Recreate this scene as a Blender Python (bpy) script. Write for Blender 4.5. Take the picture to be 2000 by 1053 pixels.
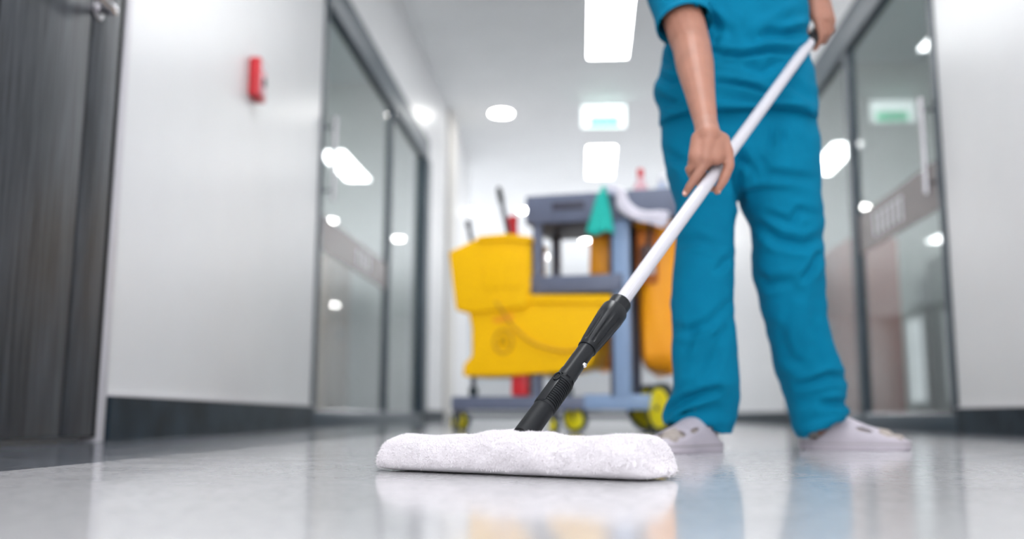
import bpy, bmesh, math, random
import numpy as np
from mathutils import Vector, Matrix, noise
random.seed(7); np.random.seed(7)
for o in list(bpy.data.objects): bpy.data.objects.remove(o)
SC = bpy.context.scene
COL = SC.collection
# ------------------------------------------------------------------ camera
F, HC = 1850.0, 0.09
cd = bpy.data.cameras.new('camera'); cam = bpy.data.objects.new('camera', cd); COL.objects.link(cam)
SC.camera = cam
MR = (Matrix.Rotation(math.radians(4.4), 3, 'Z') @ Matrix.Rotation(math.radians(98.75), 3, 'X') @ Matrix.Rotation(math.radians(0.3), 3, 'Z'))
cam.matrix_world = Matrix.Translation((0, 0, HC)) @ MR.to_4x4()
cd.sensor_width = 36.0; cd.lens = 36.0 * F / 2000.0
cd.clip_start = 0.02; cd.clip_end = 200
cd.dof.use_dof = True; cd.dof.focus_distance = 1.53; cd.dof.aperture_fstop = 1.65
# ------------------------------------------------------------------ world, exposure
W = bpy.data.worlds.new('world'); SC.world = W; W.use_nodes = True
W.node_tree.nodes['Background'].inputs[0].default_value = (0.93, 0.95, 1.0, 1)
W.node_tree.nodes['Background'].inputs[1].default_value = 1.7
SC.view_settings.view_transform = 'Standard'; SC.view_settings.look = 'None'
SC.view_settings.gamma = 1.0; SC.view_settings.use_curve_mapping = False
SC.view_settings.exposure = 1.12
PANEL_E, DOWN_E = 9.0, 30.0
# ------------------------------------------------------------------ helpers
def ray(px, py):
    return (MR @ Vector(((px - 1000) / F, (526.5 - py) / F, -1.0)))
EYE = Vector((0, 0, HC))
def P(px, py, Y):                      # point seen at px,py at corridor distance Y
    d = ray(px, py); return EYE + d * (Y / d.y)
def hit(px, py, p0, n):
    d = ray(px, py); n = Vector(n); return EYE + d * ((Vector(p0) - EYE).dot(n) / d.dot(n))
def ground(px, py, z=0.0): return hit(px, py, (0, 0, z), (0, 0, 1))
def proj_np(V):
    M = np.array(MR); v = (V - np.array([0, 0, HC])) @ M
    return 1000 + F * v[:, 0] / -v[:, 2], 526.5 - F * v[:, 1] / -v[:, 2]

def mat(name, col, rough=0.5, metal=0.0, var=0.0, scale=20.0, bump=0.0, bscale=60.0, emit=0.0, stretch=None, coat=0.0, sheen=0.0, spec=0.5, rvar=0.0, ecol=None, sss=0.0):
    m = bpy.data.materials.new(name); m.use_nodes = True
    nt = m.node_tree; b = nt.nodes['Principled BSDF']
    col = tuple(col) + (1,) if len(col) == 3 else col
    b.inputs['Base Color'].default_value = col
    b.inputs['Roughness'].default_value = rough; b.inputs['Metallic'].default_value = metal
    b.inputs['Specular IOR Level'].default_value = spec
    b.inputs['Coat Weight'].default_value = coat; b.inputs['Coat Roughness'].default_value = 0.08
    b.inputs['Sheen Weight'].default_value = sheen
    if sss: b.inputs['Subsurface Weight'].default_value = sss; b.inputs['Subsurface Radius'].default_value = (0.02, 0.008, 0.004); b.inputs['Subsurface Scale'].default_value = 0.3
    if emit:
        b.inputs['Emission Color'].default_value = (tuple(ecol) + (1,)) if ecol else col
        b.inputs['Emission Strength'].default_value = emit
    tc = nt.nodes.new('ShaderNodeTexCoord'); src = tc.outputs['Object']
    if stretch:
        mp = nt.nodes.new('ShaderNodeMapping'); mp.inputs['Scale'].default_value = stretch
        nt.links.new(src, mp.inputs['Vector']); src = mp.outputs['Vector']
    n = nt.nodes.new('ShaderNodeTexNoise'); n.inputs['Scale'].default_value = scale; n.inputs['Detail'].default_value = 5
    nt.links.new(src, n.inputs['Vector'])
    v = max(var, 0.02)
    r = nt.nodes.new('ShaderNodeValToRGB')
    r.color_ramp.elements[0].position = 0.3; r.color_ramp.elements[1].position = 0.7
    r.color_ramp.elements[0].color = tuple(max(0, c * (1 - v)) for c in col[:3]) + (1,)
    r.color_ramp.elements[1].color = tuple(min(1, c * (1 + v)) for c in col[:3]) + (1,)
    nt.links.new(n.outputs['Fac'], r.inputs['Fac']); nt.links.new(r.outputs['Color'], b.inputs['Base Color'])
    if rvar:
        mr = nt.nodes.new('ShaderNodeMapRange'); mr.inputs['To Min'].default_value = max(0.0, rough - rvar); mr.inputs['To Max'].default_value = rough + rvar
        nt.links.new(n.outputs['Fac'], mr.inputs['Value']); nt.links.new(mr.outputs['Result'], b.inputs['Roughness'])
    if bump:
        n2 = nt.nodes.new('ShaderNodeTexNoise'); n2.inputs['Scale'].default_value = bscale; n2.inputs['Detail'].default_value = 3
        nt.links.new(src, n2.inputs['Vector'])
        bp = nt.nodes.new('ShaderNodeBump'); bp.inputs['Strength'].default_value = bump; bp.inputs['Distance'].default_value = 0.002
        nt.links.new(n2.outputs['Fac'], bp.inputs['Height']); nt.links.new(bp.outputs['Normal'], b.inputs['Normal'])
    return m
def glass_mat(name, tint, ior=1.5, rough=0.01, gl=1.0):
    m = bpy.data.materials.new(name); m.use_nodes = True; nt = m.node_tree
    for n in list(nt.nodes): nt.nodes.remove(n)
    o = nt.nodes.new('ShaderNodeOutputMaterial'); mx = nt.nodes.new('ShaderNodeMixShader')
    t = nt.nodes.new('ShaderNodeBsdfTransparent'); t.inputs[0].default_value = tint + (1,)
    g = nt.nodes.new('ShaderNodeBsdfGlossy'); g.inputs['Roughness'].default_value = rough; g.inputs['Color'].default_value = (gl, gl, gl, 1)
    fr = nt.nodes.new('ShaderNodeFresnel'); ge = nt.nodes.new('ShaderNodeNewGeometry'); mi = nt.nodes.new('ShaderNodeMapRange')   # same reflectance from both faces of the pane
    mi.inputs['To Min'].default_value = ior; mi.inputs['To Max'].default_value = 1 / ior
    nt.links.new(ge.outputs['Backfacing'], mi.inputs['Value']); nt.links.new(mi.outputs['Result'], fr.inputs['IOR'])
    nt.links.new(fr.outputs[0], mx.inputs[0]); nt.links.new(t.outputs[0], mx.inputs[1]); nt.links.new(g.outputs[0], mx.inputs[2])
    nt.links.new(mx.outputs[0], o.inputs['Surface'])
    return m
def link(name, me, m=None, parent=None, smooth=True):
    o = bpy.data.objects.new(name, me); COL.objects.link(o)
    if m is not None: me.materials.append(m)
    if smooth is not None:
        me.polygons.foreach_set('use_smooth', [bool(smooth)] * len(me.polygons))
    if parent: o.parent = parent; o.matrix_parent_inverse = parent.matrix_world.inverted()
    return o
def obj(name, bm, m=None, parent=None, smooth=False, auto=None):
    me = bpy.data.meshes.new(name); bm.normal_update(); bm.to_mesh(me); bm.free()
    o = link(name, me, m, parent, smooth or auto is not None)
    if auto is not None:
        me.set_sharp_from_angle(angle=math.radians(auto))
    return o
def empty(name, loc, rz=0.0):
    o = bpy.data.objects.new(name, None); COL.objects.link(o); o.location = loc; o.rotation_euler = (0, 0, rz); o.empty_display_size = 0.05
    o.matrix_world = Matrix.Translation(loc) @ Matrix.Rotation(rz, 4, 'Z')
    return o
def tag(o, label, cat, group=None, kind=None):
    o['label'] = label; o['category'] = cat
    if group: o['group'] = group
    if kind: o['kind'] = kind
    return o
def struct(o, label=None):
    o['kind'] = 'structure'
    if label: o['label'] = label
    return o
def box(bm, x0, x1, y0, y1, z0, z1, bev=0.0, M=None):
    vs = [bm.verts.new((x, y, z)) for x in (x0, x1) for y in (y0, y1) for z in (z0, z1)]
    fs = [(0, 1, 3, 2), (4, 6, 7, 5), (0, 4, 5, 1), (2, 3, 7, 6), (0, 2, 6, 4), (1, 5, 7, 3)]
    F_ = [bm.faces.new([vs[i] for i in f]) for f in fs]
    es = list({e for f in F_ for e in f.edges})
    if bev:
        r = bmesh.ops.bevel(bm, geom=es, offset=bev, segments=2, affect='EDGES', profile=0.5)
        vs = list({v for f in r['faces'] for v in f.verts} | {v for v in vs if v.is_valid})
    if M is not None:
        bmesh.ops.transform(bm, matrix=M, verts=[v for v in vs if v.is_valid])
    return bm
def boxobj(name, b, m, parent=None, bev=0.0, M=None):
    bm = bmesh.new(); box(bm, *b, bev=bev, M=M); return obj(name, bm, m, parent, auto=35 if bev else None)
def loft(bm, path, rad, n=16, caps=True, rfun=None, up=None, sx=1.0):
    """rings round a path; rad may be number or list"""
    pts = [Vector(p) for p in path]; k = len(pts); rings = []
    t0 = (pts[1] - pts[0]).normalized()
    u = Vector(up) if up is not None else (Vector((0, 0, 1)) if abs(t0.z) < 0.9 else Vector((1, 0, 0)))
    for i, p in enumerate(pts):
        t = (pts[min(i + 1, k - 1)] - pts[max(i - 1, 0)]).normalized()
        a = (u - t * u.dot(t)).normalized(); b = t.cross(a).normalized(); u = a
        r = rad[i] if hasattr(rad, '__len__') else rad
        ring = []
        for j in range(n):
            th = 2 * math.pi * j / n; rr = r * (rfun(i, th) if rfun else 1)
            ring.append(bm.verts.new(p + a * (math.cos(th) * rr) + b * (math.sin(th) * rr * sx)))
        rings.append(ring)
    for i in range(k - 1):
        for j in range(n):
            bm.faces.new((rings[i][j], rings[i][(j + 1) % n], rings[i + 1][(j + 1) % n], rings[i + 1][j]))
    if caps:
        bm.faces.new(rings[0][::-1]); bm.faces.new(rings[-1])
    return bm
def capsule(bm, a, b, ra, rb, n=16):
    a = Vector(a); b = Vector(b); t = (b - a)
    L = t.length
    if L < 1e-6: t = Vector((0, 0, 1)); b = a + t * 1e-4
    t = (b - a).normalized(); pts = []; rs = []
    for k in range(5):
        th = math.pi / 2 * (k + 0.15) / 5; pts.append(a - t * (math.cos(th) * ra)); rs.append(math.sin(th) * ra)
    pts.append(a); rs.append(ra); pts.append(b); rs.append(rb)
    for k in range(4, -1, -1):
        th = math.pi / 2 * (k + 0.15) / 5; pts.append(b + t * (math.cos(th) * rb)); rs.append(math.sin(th) * rb)
    loft(bm, pts, rs, n)
def ringloft(bm, rings, caps=True):
    """rings: list of lists of points"""
    R_ = [[bm.verts.new(p) for p in r] for r in rings]; n = len(R_[0])
    for i in range(len(R_) - 1):
        for j in range(n):
            bm.faces.new((R_[i][j], R_[i][(j + 1) % n], R_[i + 1][(j + 1) % n], R_[i + 1][j]))
    if caps: bm.faces.new(R_[0][::-1]); bm.faces.new(R_[-1])
def prism(bm, pts, off):
    a = [bm.verts.new(p) for p in pts]; b = [bm.verts.new(Vector(p) + Vector(off)) for p in pts]; n = len(a)
    fs = [bm.faces.new(a[::-1]), bm.faces.new(b)]
    for j in range(n): fs.append(bm.faces.new((a[j], a[(j + 1) % n], b[(j + 1) % n], b[j])))
    bmesh.ops.recalc_face_normals(bm, faces=fs); return fs
def remesh(name, bm, vox, m, parent=None, smooth_it=4, sub=False):
    bmesh.ops.recalc_face_normals(bm, faces=bm.faces[:])
    me = bpy.data.meshes.new('tmp'); bm.to_mesh(me); bm.free()
    o = bpy.data.objects.new('tmp', me); COL.objects.link(o)
    r = o.modifiers.new('r', 'REMESH'); r.mode = 'VOXEL'; r.voxel_size = vox; r.use_smooth_shade = True
    if smooth_it:
        s = o.modifiers.new('s', 'SMOOTH'); s.iterations = smooth_it; s.factor = 0.5
    dg = bpy.context.evaluated_depsgraph_get(); dg.update()
    me2 = bpy.data.meshes.new_from_object(o.evaluated_get(dg)); bpy.data.objects.remove(o)
    me2.name = name; me2.materials.clear()
    return link(name, me2, m, parent, True)
def mod(o, kind, **kw):
    md = o.modifiers.new(kind.lower(), kind)
    for k, v in kw.items(): setattr(md, k, v)
    return md
def curve_pts(pts, n):
    """catmull-rom through points"""
    pts = [Vector(p) for p in pts]; q = [pts[0] * 2 - pts[1]] + pts + [pts[-1] * 2 - pts[-2]]; out = []
    segs = len(pts) - 1
    for i in range(n):
        s = i / (n - 1) * segs; k = min(int(s), segs - 1); t = s - k
        a, b, c, d = q[k:k + 4]
        out.append(0.5 * ((2 * b) + (c - a) * t + (2 * a - 5 * b + 4 * c - d) * t * t + (3 * b - a - 3 * c + d) * t ** 3))
    return out

# ------------------------------------------------------------------ materials
M = {}
M['wall'] = mat('wall_paint', (0.72, 0.72, 0.73), 0.33, var=0.015, scale=2, bump=0.05, bscale=90, spec=0.5)
M['ceil'] = mat('ceiling_paint', (0.90, 0.92, 0.93), 0.6, var=0.01, scale=2)
M['beige'] = mat('beige_plaster', (0.62, 0.60, 0.57), 0.5, var=0.03)
M['room'] = mat('room_paint', (0.58, 0.61, 0.59), 0.5, var=0.03, scale=3)
M['roomceil'] = mat('room_ceiling_paint', (0.62, 0.72, 0.75), 0.5, var=0.02, scale=3)
M['skirt'] = mat('slate_skirting', (0.018, 0.028, 0.038), 0.45, var=0.5, scale=5, bump=0.1, spec=0.08)
M['cap'] = mat('skirting_cap', (0.62, 0.60, 0.63), 0.3, var=0.02)
M['frame'] = mat('dark_grey_aluminium', (0.035, 0.055, 0.075), 0.45, 0.0, var=0.08)
M['steel'] = mat('brushed_steel', (0.62, 0.60, 0.62), 0.25, 1.0, var=0.05)
M['glass'] = glass_mat('clear_glass', (0.93, 0.96, 0.955), 1.33)
M['lamp'] = mat('lamp_diffuser', (1, 1, 1), 0.5, emit=PANEL_E, ecol=(0.97, 0.99, 1.0))
M['spot'] = mat('downlight_diffuser', (1, 1, 1), 0.5, emit=DOWN_E, ecol=(1.0, 0.99, 0.97))
M['lamprim'] = mat('white_lamp_rim', (0.85, 0.86, 0.87), 0.4)
M['red'] = mat('red_plastic', (0.62, 0.02, 0.03), 0.35, var=0.05)
M['pink'] = mat('pale_red_label', (0.75, 0.45, 0.50), 0.4, var=0.1)
M['black'] = mat('black_plastic', (0.007, 0.008, 0.010), 0.34, var=0.1, bump=0.05, bscale=400, spec=0.35)
M['black2'] = mat('matt_black_plastic', (0.007, 0.008, 0.010), 0.5, var=0.1, bump=0.15, bscale=900, spec=0.3)
M['alu'] = mat('white_ribbed_pole', (0.62, 0.60, 0.64), 0.3, 0.0, var=0.02, coat=0.3)
M['scrub'] = mat('teal_scrub_cotton', (0.0, 0.185, 0.325), 0.8, var=0.06, scale=10, bump=0.35, bscale=700, spec=0.12)
M['skin'] = mat('skin', (0.40, 0.185, 0.125), 0.5, var=0.10, scale=18, bump=0.25, bscale=220, sss=0.15, spec=0.4)
M['nail'] = mat('fingernail', (0.66, 0.36, 0.29), 0.25, var=0.03)
M['hair'] = mat('black_hair', (0.012, 0.01, 0.009), 0.4, var=0.3, scale=60, stretch=(1, 1, 0.1), bump=0.5, bscale=120)
M['slide'] = mat('lilac_grey_foam', (0.54, 0.49, 0.54), 0.6, var=0.03, bump=0.1, bscale=300)
M['slidein'] = mat('foam_edge_grey', (0.30, 0.27, 0.27), 0.7)
M['sock'] = mat('cream_sock', (0.44, 0.38, 0.34), 0.85, var=0.05, bump=0.3, bscale=500)
M['pad'] = mat('white_microfibre', (0.95, 0.91, 0.93), 0.9, var=0.015, scale=30, sheen=0.2, spec=0.1)
M['yellow'] = mat('yellow_bucket_plastic', (1.0, 0.545, 0.0), 0.5, var=0.02, spec=0.2)
M['ydark'] = mat('ochre_relief', (0.55, 0.28, 0.0), 0.5)
M['orange'] = mat('orange_vinyl', (1.0, 0.37, 0.0), 0.45, var=0.06, scale=4, bump=0.3, bscale=12)
M['orangedk'] = mat('orange_inner_vinyl', (0.55, 0.15, 0.01), 0.5, var=0.06)
M['cart'] = mat('slate_blue_cart_plastic', (0.13, 0.15, 0.22), 0.42, var=0.08, bump=0.1, bscale=120)
M['cart_lit'] = mat('lit_blue_grey_cart_plastic', (0.25, 0.36, 0.55), 0.35, var=0.05)  # highlight on the cart plastic, put into a lighter colour
M['cartd'] = mat('dark_and_shaded_cart_plastic', (0.05, 0.05, 0.075), 0.5, var=0.08)  # dark parts, and the painted shade side of the right post
M['wheely'] = mat('yellow_wheel_hub', (1.0, 0.80, 0.01), 0.35, var=0.15, scale=8)
M['tyre'] = mat('dark_rubber', (0.03, 0.045, 0.05), 0.6)
M['teal'] = mat('teal_cloth', (0.01, 0.50, 0.42), 0.7, var=0.05, bump=0.2, bscale=200)
M['string'] = mat('white_cotton_string', (0.82, 0.79, 0.87), 0.85, var=0.03)
M['brown'] = mat('brown_film', (0.06, 0.025, 0.02), 0.35, var=0.1)
M['white'] = mat('white_print', (0.75, 0.76, 0.80), 0.5)
M['exitw'] = mat('exit_face_white', (0.85, 0.95, 0.95), 0.4, emit=0.9)
M['exitg'] = mat('exit_face_green', (0.10, 0.62, 0.35), 0.4, emit=0.8)
M['palebox'] = mat('pale_blue_plastic', (0.45, 0.52, 0.68), 0.4)
M['wood'] = mat('warm_wood_door', (0.33, 0.22, 0.15), 0.4, var=0.2, scale=6, stretch=(6, 6, 0.4))
M['terracotta'] = mat('terracotta_panel', (0.32, 0.12, 0.09), 0.5, var=0.1)
M['cabinet'] = mat('grey_green_cabinet', (0.20, 0.23, 0.21), 0.4, var=0.05)

def door_mat():
    m = mat('grey_woodgrain_laminate', (0.05, 0.055, 0.06), 0.42, var=0.3)
    nt = m.node_tree; b = nt.nodes['Principled BSDF']; tc = nt.nodes.new('ShaderNodeTexCoord')
    mp = nt.nodes.new('ShaderNodeMapping'); mp.inputs['Scale'].default_value = (30, 30, 1.3)
    n = nt.nodes.new('ShaderNodeTexNoise'); n.inputs['Scale'].default_value = 2.0; n.inputs['Detail'].default_value = 8; n.inputs['Roughness'].default_value = 0.65
    r = nt.nodes.new('ShaderNodeValToRGB'); r.color_ramp.elements[0].position = 0.35; r.color_ramp.elements[1].position = 0.68
    r.color_ramp.elements[0].color = (0.018, 0.019, 0.022, 1); r.color_ramp.elements[1].color = (0.080, 0.088, 0.102, 1)
    nt.links.new(tc.outputs['Object'], mp.inputs[0]); nt.links.new(mp.outputs[0], n.inputs['Vector']); nt.links.new(n.outputs['Fac'], r.inputs[0])
    nt.links.new(r.outputs[0], b.inputs['Base Color'])
    bp = nt.nodes.new('ShaderNodeBump'); bp.inputs['Strength'].default_value = 0.3; bp.inputs['Distance'].default_value = 0.002
    nt.links.new(n.outputs['Fac'], bp.inputs['Height']); nt.links.new(bp.outputs[0], b.inputs['Normal'])
    return m
M['door'] = door_mat()
def floor_mat(name, c1, c2, chips, rough):
    m = bpy.data.materials.new(name); m.use_nodes = True; nt = m.node_tree; b = nt.nodes['Principled BSDF']
    tc = nt.nodes.new('ShaderNodeTexCoord')
    n = nt.nodes.new('ShaderNodeTexNoise'); n.inputs['Scale'].default_value = 2.2; n.inputs['Detail'].default_value = 6
    r = nt.nodes.new('ShaderNodeValToRGB'); r.color_ramp.elements[0].color = c1 + (1,); r.color_ramp.elements[1].color = c2 + (1,)
    r.color_ramp.elements[0].position = 0.35; r.color_ramp.elements[1].position = 0.65
    v = nt.nodes.new('ShaderNodeTexVoronoi'); v.inputs['Scale'].default_value = 90
    cr = nt.nodes.new('ShaderNodeValToRGB'); cr.color_ramp.interpolation = 'CONSTANT'
    cr.color_ramp.elements[0].color = (1, 1, 1, 1); cr.color_ramp.elements[1].color = chips + (1,); cr.color_ramp.elements[1].position = 0.62
    mx = nt.nodes.new('ShaderNodeMix'); mx.data_type = 'RGBA'; mx.blend_type = 'MULTIPLY'; mx.inputs[0].default_value = 1
    for a in (n, v): nt.links.new(tc.outputs['Object'], a.inputs['Vector'])
    nt.links.new(n.outputs['Fac'], r.inputs[0]); nt.links.new(v.outputs['Color'], cr.inputs[0])
    nt.links.new(r.outputs[0], mx.inputs[6]); nt.links.new(cr.outputs[0], mx.inputs[7]); nt.links.new(mx.outputs[2], b.inputs['Base Color'])
    n3 = nt.nodes.new('ShaderNodeTexNoise'); n3.inputs['Scale'].default_value = 9; n3.inputs['Detail'].default_value = 5
    mr = nt.nodes.new('ShaderNodeMapRange'); mr.inputs['To Min'].default_value = rough - 0.035; mr.inputs['To Max'].default_value = rough + 0.05
    nt.links.new(tc.outputs['Object'], n3.inputs['Vector']); nt.links.new(n3.outputs['Fac'], mr.inputs[0]); nt.links.new(mr.outputs[0], b.inputs['Roughness'])
    n4 = nt.nodes.new('ShaderNodeTexNoise'); n4.inputs['Scale'].default_value = 14; n4.inputs['Detail'].default_value = 3
    bp = nt.nodes.new('ShaderNodeBump'); bp.inputs['Strength'].default_value = 0.08; bp.inputs['Distance'].default_value = 0.0015
    nt.links.new(tc.outputs['Object'], n4.inputs['Vector']); nt.links.new(n4.outputs['Fac'], bp.inputs['Height']); nt.links.new(bp.outputs[0], b.inputs['Normal'])
    b.inputs['IOR'].default_value = 1.33
    return m
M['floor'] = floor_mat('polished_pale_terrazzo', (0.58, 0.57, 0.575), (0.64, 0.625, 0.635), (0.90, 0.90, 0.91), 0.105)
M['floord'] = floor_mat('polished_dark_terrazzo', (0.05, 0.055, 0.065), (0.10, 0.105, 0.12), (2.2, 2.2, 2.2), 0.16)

# ------------------------------------------------------------------ room shell
XL, XR, H = -1.93, 2.24, 4.43
HF = 3.45                       # glass front height
DL0, DL1 = 6.62, 11.25          # left glass front from, to
DR0, DR1 = 5.93, 10.6
YB, YC, YE = -3.2, 15.8, 42.0
bm = bmesh.new(); box(bm, -0.9, 1.58, YB, YE, -0.1, 0); 
fl = struct(obj('floor', bm, M['floor']), 'pale polished terrazzo floor')
bm = bmesh.new()
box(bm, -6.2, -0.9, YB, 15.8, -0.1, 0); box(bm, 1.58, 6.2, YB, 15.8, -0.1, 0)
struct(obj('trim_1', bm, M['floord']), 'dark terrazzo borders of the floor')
bm = bmesh.new()
box(bm, -9, -0.9, 15.8, YE, -0.1, 0); box(bm, 1.58, 9.5, 15.8, YE, -0.1, 0)
struct(obj('floor', bm, M['floor']), 'pale terrazzo floor of the far hall')
bm = bmesh.new(); box(bm, XL - .1, XR + .1, YB, 15.8, H, H + .1); box(bm, -9, 9.5, 15.8, YE, H, H + .1)
struct(obj('ceiling', bm, M['ceil']), 'white ceiling')
DX = -1.555   # plane of the wooden door
bm = bmesh.new()
# slanted piece between door and glass front, as a prism
a0, a1 = Vector((DX + .0, 2.99, 0)), Vector((XL, DL0, 0))
prism(bm, [a0, a1, a1 + Vector((-.25, 0, 0)), a0 + Vector((-.35, 0, 0))], (0, 0, H))
box(bm, DX - .35, DX, YB, 1.9, 0, H)                     # before the door
box(bm, DX - .35, DX, 1.9, 2.99, 2.75, H); box(bm, DX - .35, DX - .05, 1.9, 2.99, 0, 2.75)                # over the door, and an added fill behind it blocking stray light
box(bm, XL - .2, XL, DL0, DL1, HF, H)                    # over the glass front
box(bm, XL - .2, XL, DL1, YC, 0, H)
struct(obj('wall_left', bm, M['wall']), 'glossy white left wall')
bm = bmesh.new(); box(bm, XL - .1, XL + .05, 12.95, 13.65, 0, H, bev=.005)
struct(obj('trim_2', bm, M['beige']), 'beige pilaster on the left wall')
bm = bmesh.new()
box(bm, XR, XR + .2, YB, DR0, 0, H); box(bm, XR, XR + .2, DR0, DR1, HF, H); box(bm, XR, XR + .2, DR1, YC, 0, H)
struct(obj('wall_right', bm, M['wall']), 'white right wall')
bm = bmesh.new(); box(bm, -9, 9.5, YE, YE + .2, 0, H)
for xw in (-9.2, 9.5):      # side walls of the far hall: tall window openings added between piers to brighten the ceiling
    box(bm, xw, xw + .2, YC, YE, 0, .7); box(bm, xw, xw + .2, YC, YE, 4.1, H)
    for k_ in range(7): box(bm, xw, xw + .2, YC + k_ * 4.2, min(YE, YC + k_ * 4.2 + 2.3), .7, 4.1)
box(bm, -9, XL - .2, YC - .2, YC, 0, H); box(bm, XR + .2, 9.5, YC - .2, YC, 0, H)
struct(obj('wall_far', bm, M['wall']), 'white walls of the far hall')
def skirt(name, pts, t=0.018, h=0.145, side=1):
    r = None
    for i in range(len(pts) - 1):
        a, b = Vector(pts[i]), Vector(pts[i + 1]); d = (b - a).normalized(); n = Vector((d.y, -d.x, 0)) * side
        bm = bmesh.new(); prism(bm, [a, b, b + n * t, a + n * t], (0, 0, h))
        s = struct(obj(name, bm, M['skirt']), 'dark slate skirting')
        bm = bmesh.new(); q = Vector((0, 0, h)); prism(bm, [a + q, b + q, b + n * (t + .003) + q, a + n * (t + .003) + q], (0, 0, .009))
        obj('skirting_cap', bm, M['cap'], s)
    return r
skirt('baseboard_left', [(DX, 3.0, 0), (XL + .001, DL0, 0)])
skirt('baseboard_left', [(XL, DL1, 0), (XL, YC, 0)])
skirt('baseboard_left', [(DX, YB, 0), (DX, 1.86, 0)])
for xw in (-9.1, 9.6):  # unseen panes added in the openings that let fill light into the hall
    for k_ in range(6):
        wq = struct(boxobj('added_fill_window', (xw - .004, xw + .004, YC + k_ * 4.2 + 2.3, YC + k_ * 4.2 + 4.2, .7, 4.1), M['glass']))
        boxobj('added_fill_window_frame', (xw - .03, xw + .03, YC + k_ * 4.2 + 3.2, YC + k_ * 4.2 + 3.3, .7, 4.1), M['frame'], wq)
skirt('baseboard_right', [(XR, YB, 0), (XR, DR0, 0)], side=-1)
skirt('baseboard_right', [(XR, DR1, 0), (XR, YC, 0)], side=-1)
skirt('baseboard_far', [(-9, YE, 0), (9.5, YE, 0)], h=.2)
# rooms behind the glass fronts
def room(name, x0, x1, y0, y1):
    s = 1 if x1 > x0 else -1
    bm = bmesh.new(); lo, hi = min(x0, x1), max(x0, x1)
    box(bm, lo, hi, y1, y1 + .1, 0, H); box(bm, lo, hi, y0 - .1, y0, 0, H); box(bm, *( (x1, x1 + .1) if s > 0 else (x1 - .1, x1)), y0, y1, 0, H)
    w = struct(obj('wall_' + name, bm, M['room']), 'grey-green walls of the side room')
    bm = bmesh.new(); box(bm, lo, hi, y0, y1, H, H + .1); struct(obj('ceiling', bm, M['roomceil']), 'ceiling of the side room')
    return w
rl = room('left_room', XL - .2, -6.0, 5.2, 11.8)
rr = room('right_room', XR + .2, 6.0, 4.4, 11.5)

# ------------------------------------------------------------------ wooden door (left)
door = struct(empty('door_1', (DX, 1.95, 0)), 'dark grey woodgrain door with vertical grooves and steel lever')
yg = hit(121, 850, (DX + .01, 0, 0), (1, 0, 0)).y    # groove seen in the photograph
edges = [1.93, 2.19, yg - .0, 2.925]
edges = [yg - 0.46, yg, 2.925]
prev = 1.93
ys = [prev] + edges
for i in range(len(ys) - 1):
    boxobj('panel', (DX - .045, DX + .006, ys[i] + .008, ys[i + 1] - .008, .018, 2.68), M['door'], door, bev=.0015)
boxobj('core', (DX - .042, DX + .0015, 1.932, 2.923, .020, 2.675), M['black2'], door)
boxobj('edge_band', (DX - .045, DX + .007, 2.925, 2.938, .014, 2.69), M['black2'], door)
boxobj('door_frame', (DX - .05, DX + .012, 2.945, 2.985, 0, 2.75), M['cap'], door, bev=.002)
hp = hit(216, 18, (DX + .05, 0, 0), (1, 0, 0))
bm = bmesh.new()
loft(bm, [(DX + .006, hp.y, hp.z), (DX + .011, hp.y, hp.z), (DX + .014, hp.y, hp.z)], [.034, .034, .028], 24)
loft(bm, [(DX + .012, hp.y, hp.z), (DX + .050, hp.y, hp.z)], [.016, .016], 16)
obj('handle_rose', bm, M['steel'], door, auto=40)
bm = bmesh.new()
loft(bm, curve_pts([(DX + .050, hp.y + .012, hp.z + .002), (DX + .056, hp.y, hp.z), (DX + .056, hp.y - .05, hp.z + .004), (DX + .052, hp.y - .135, hp.z + .003)], 14), [.014, .020, .021] + [.017] * 9 + [.014, .010], 16, sx=.8)
obj('handle_lever', bm, M['steel'], door, auto=50)
# ------------------------------------------------------------------ glass fronts
def front(name, x, y0, y1, mulls, side, hy, hz, label):
    """side=+1 corridor lies at larger x"""
    e = struct(empty(name, (x, y0, 0)), label)
    t = .05
    def bx(n, a, b, z0, z1, m, dx0=-t, dx1=.012, bev=.003):
        lo, hi = sorted((x + side * dx0, x + side * dx1)); return boxobj(n, (lo, hi, a, b, z0, z1), m, e, bev=bev)
    bx('top_rail', y0, y1, 3.16, HF, M['frame'], dx1=.03); bx('bottom_rail', y0, y1, 0, .105, M['frame'])
    bx('sill_strip', y0 + .05, y1 - .05, .105, .12, M['steel'], dx1=.006)
    bx('jamb', y0, y0 + .09, .105, 3.16, M['frame'])
    bx('jamb', y1 - .28, y1, .105, 3.16, M['frame'], dx1=.06)
    for a, w in mulls: bx('mullion', a - w / 2, a + w / 2, .105, 3.16, M['frame'])
    ys_ = [y0 + .09] + [a for a, w in mulls] + [y1 - .28]
    for i in range(len(ys_) - 1):
        bx('pane', ys_[i], ys_[i + 1], .11, 3.18, M['glass'], dx0=-.022, dx1=-.014, bev=0)
    xx = x + side * .055
    h = obj('pull_handle', loft(bmesh.new(), [(xx, hy, hz[0]), (xx, hy, hz[1])], .02, 16), M['steel'], e, auto=40)
    for zz in (hz[0] + .08, hz[1] - .08):
        obj('handle_mount', loft(bmesh.new(), [(x - side * .01, hy, zz), (xx, hy, zz)], .014, 12), M['steel'], h, auto=40)
    return e
hl = [hit(650, y, (XL + .055, 0, 0), (1, 0, 0)) for y in (392, 222)]
fL = front('window_1', XL, DL0, DL1, [(9.15, .11)], 1, hl[0].y, (hl[0].z, hl[1].z), 'dark framed glass door and sidelight in the left wall')
hr = [hit(x_, y, (XR - .055, 0, 0), (1, 0, 0)) for x_, y in ((1810, 380), (1800, 190))]
ym = hit(1672, 500, (XR, 0, 0), (1, 0, 0)).y
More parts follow.
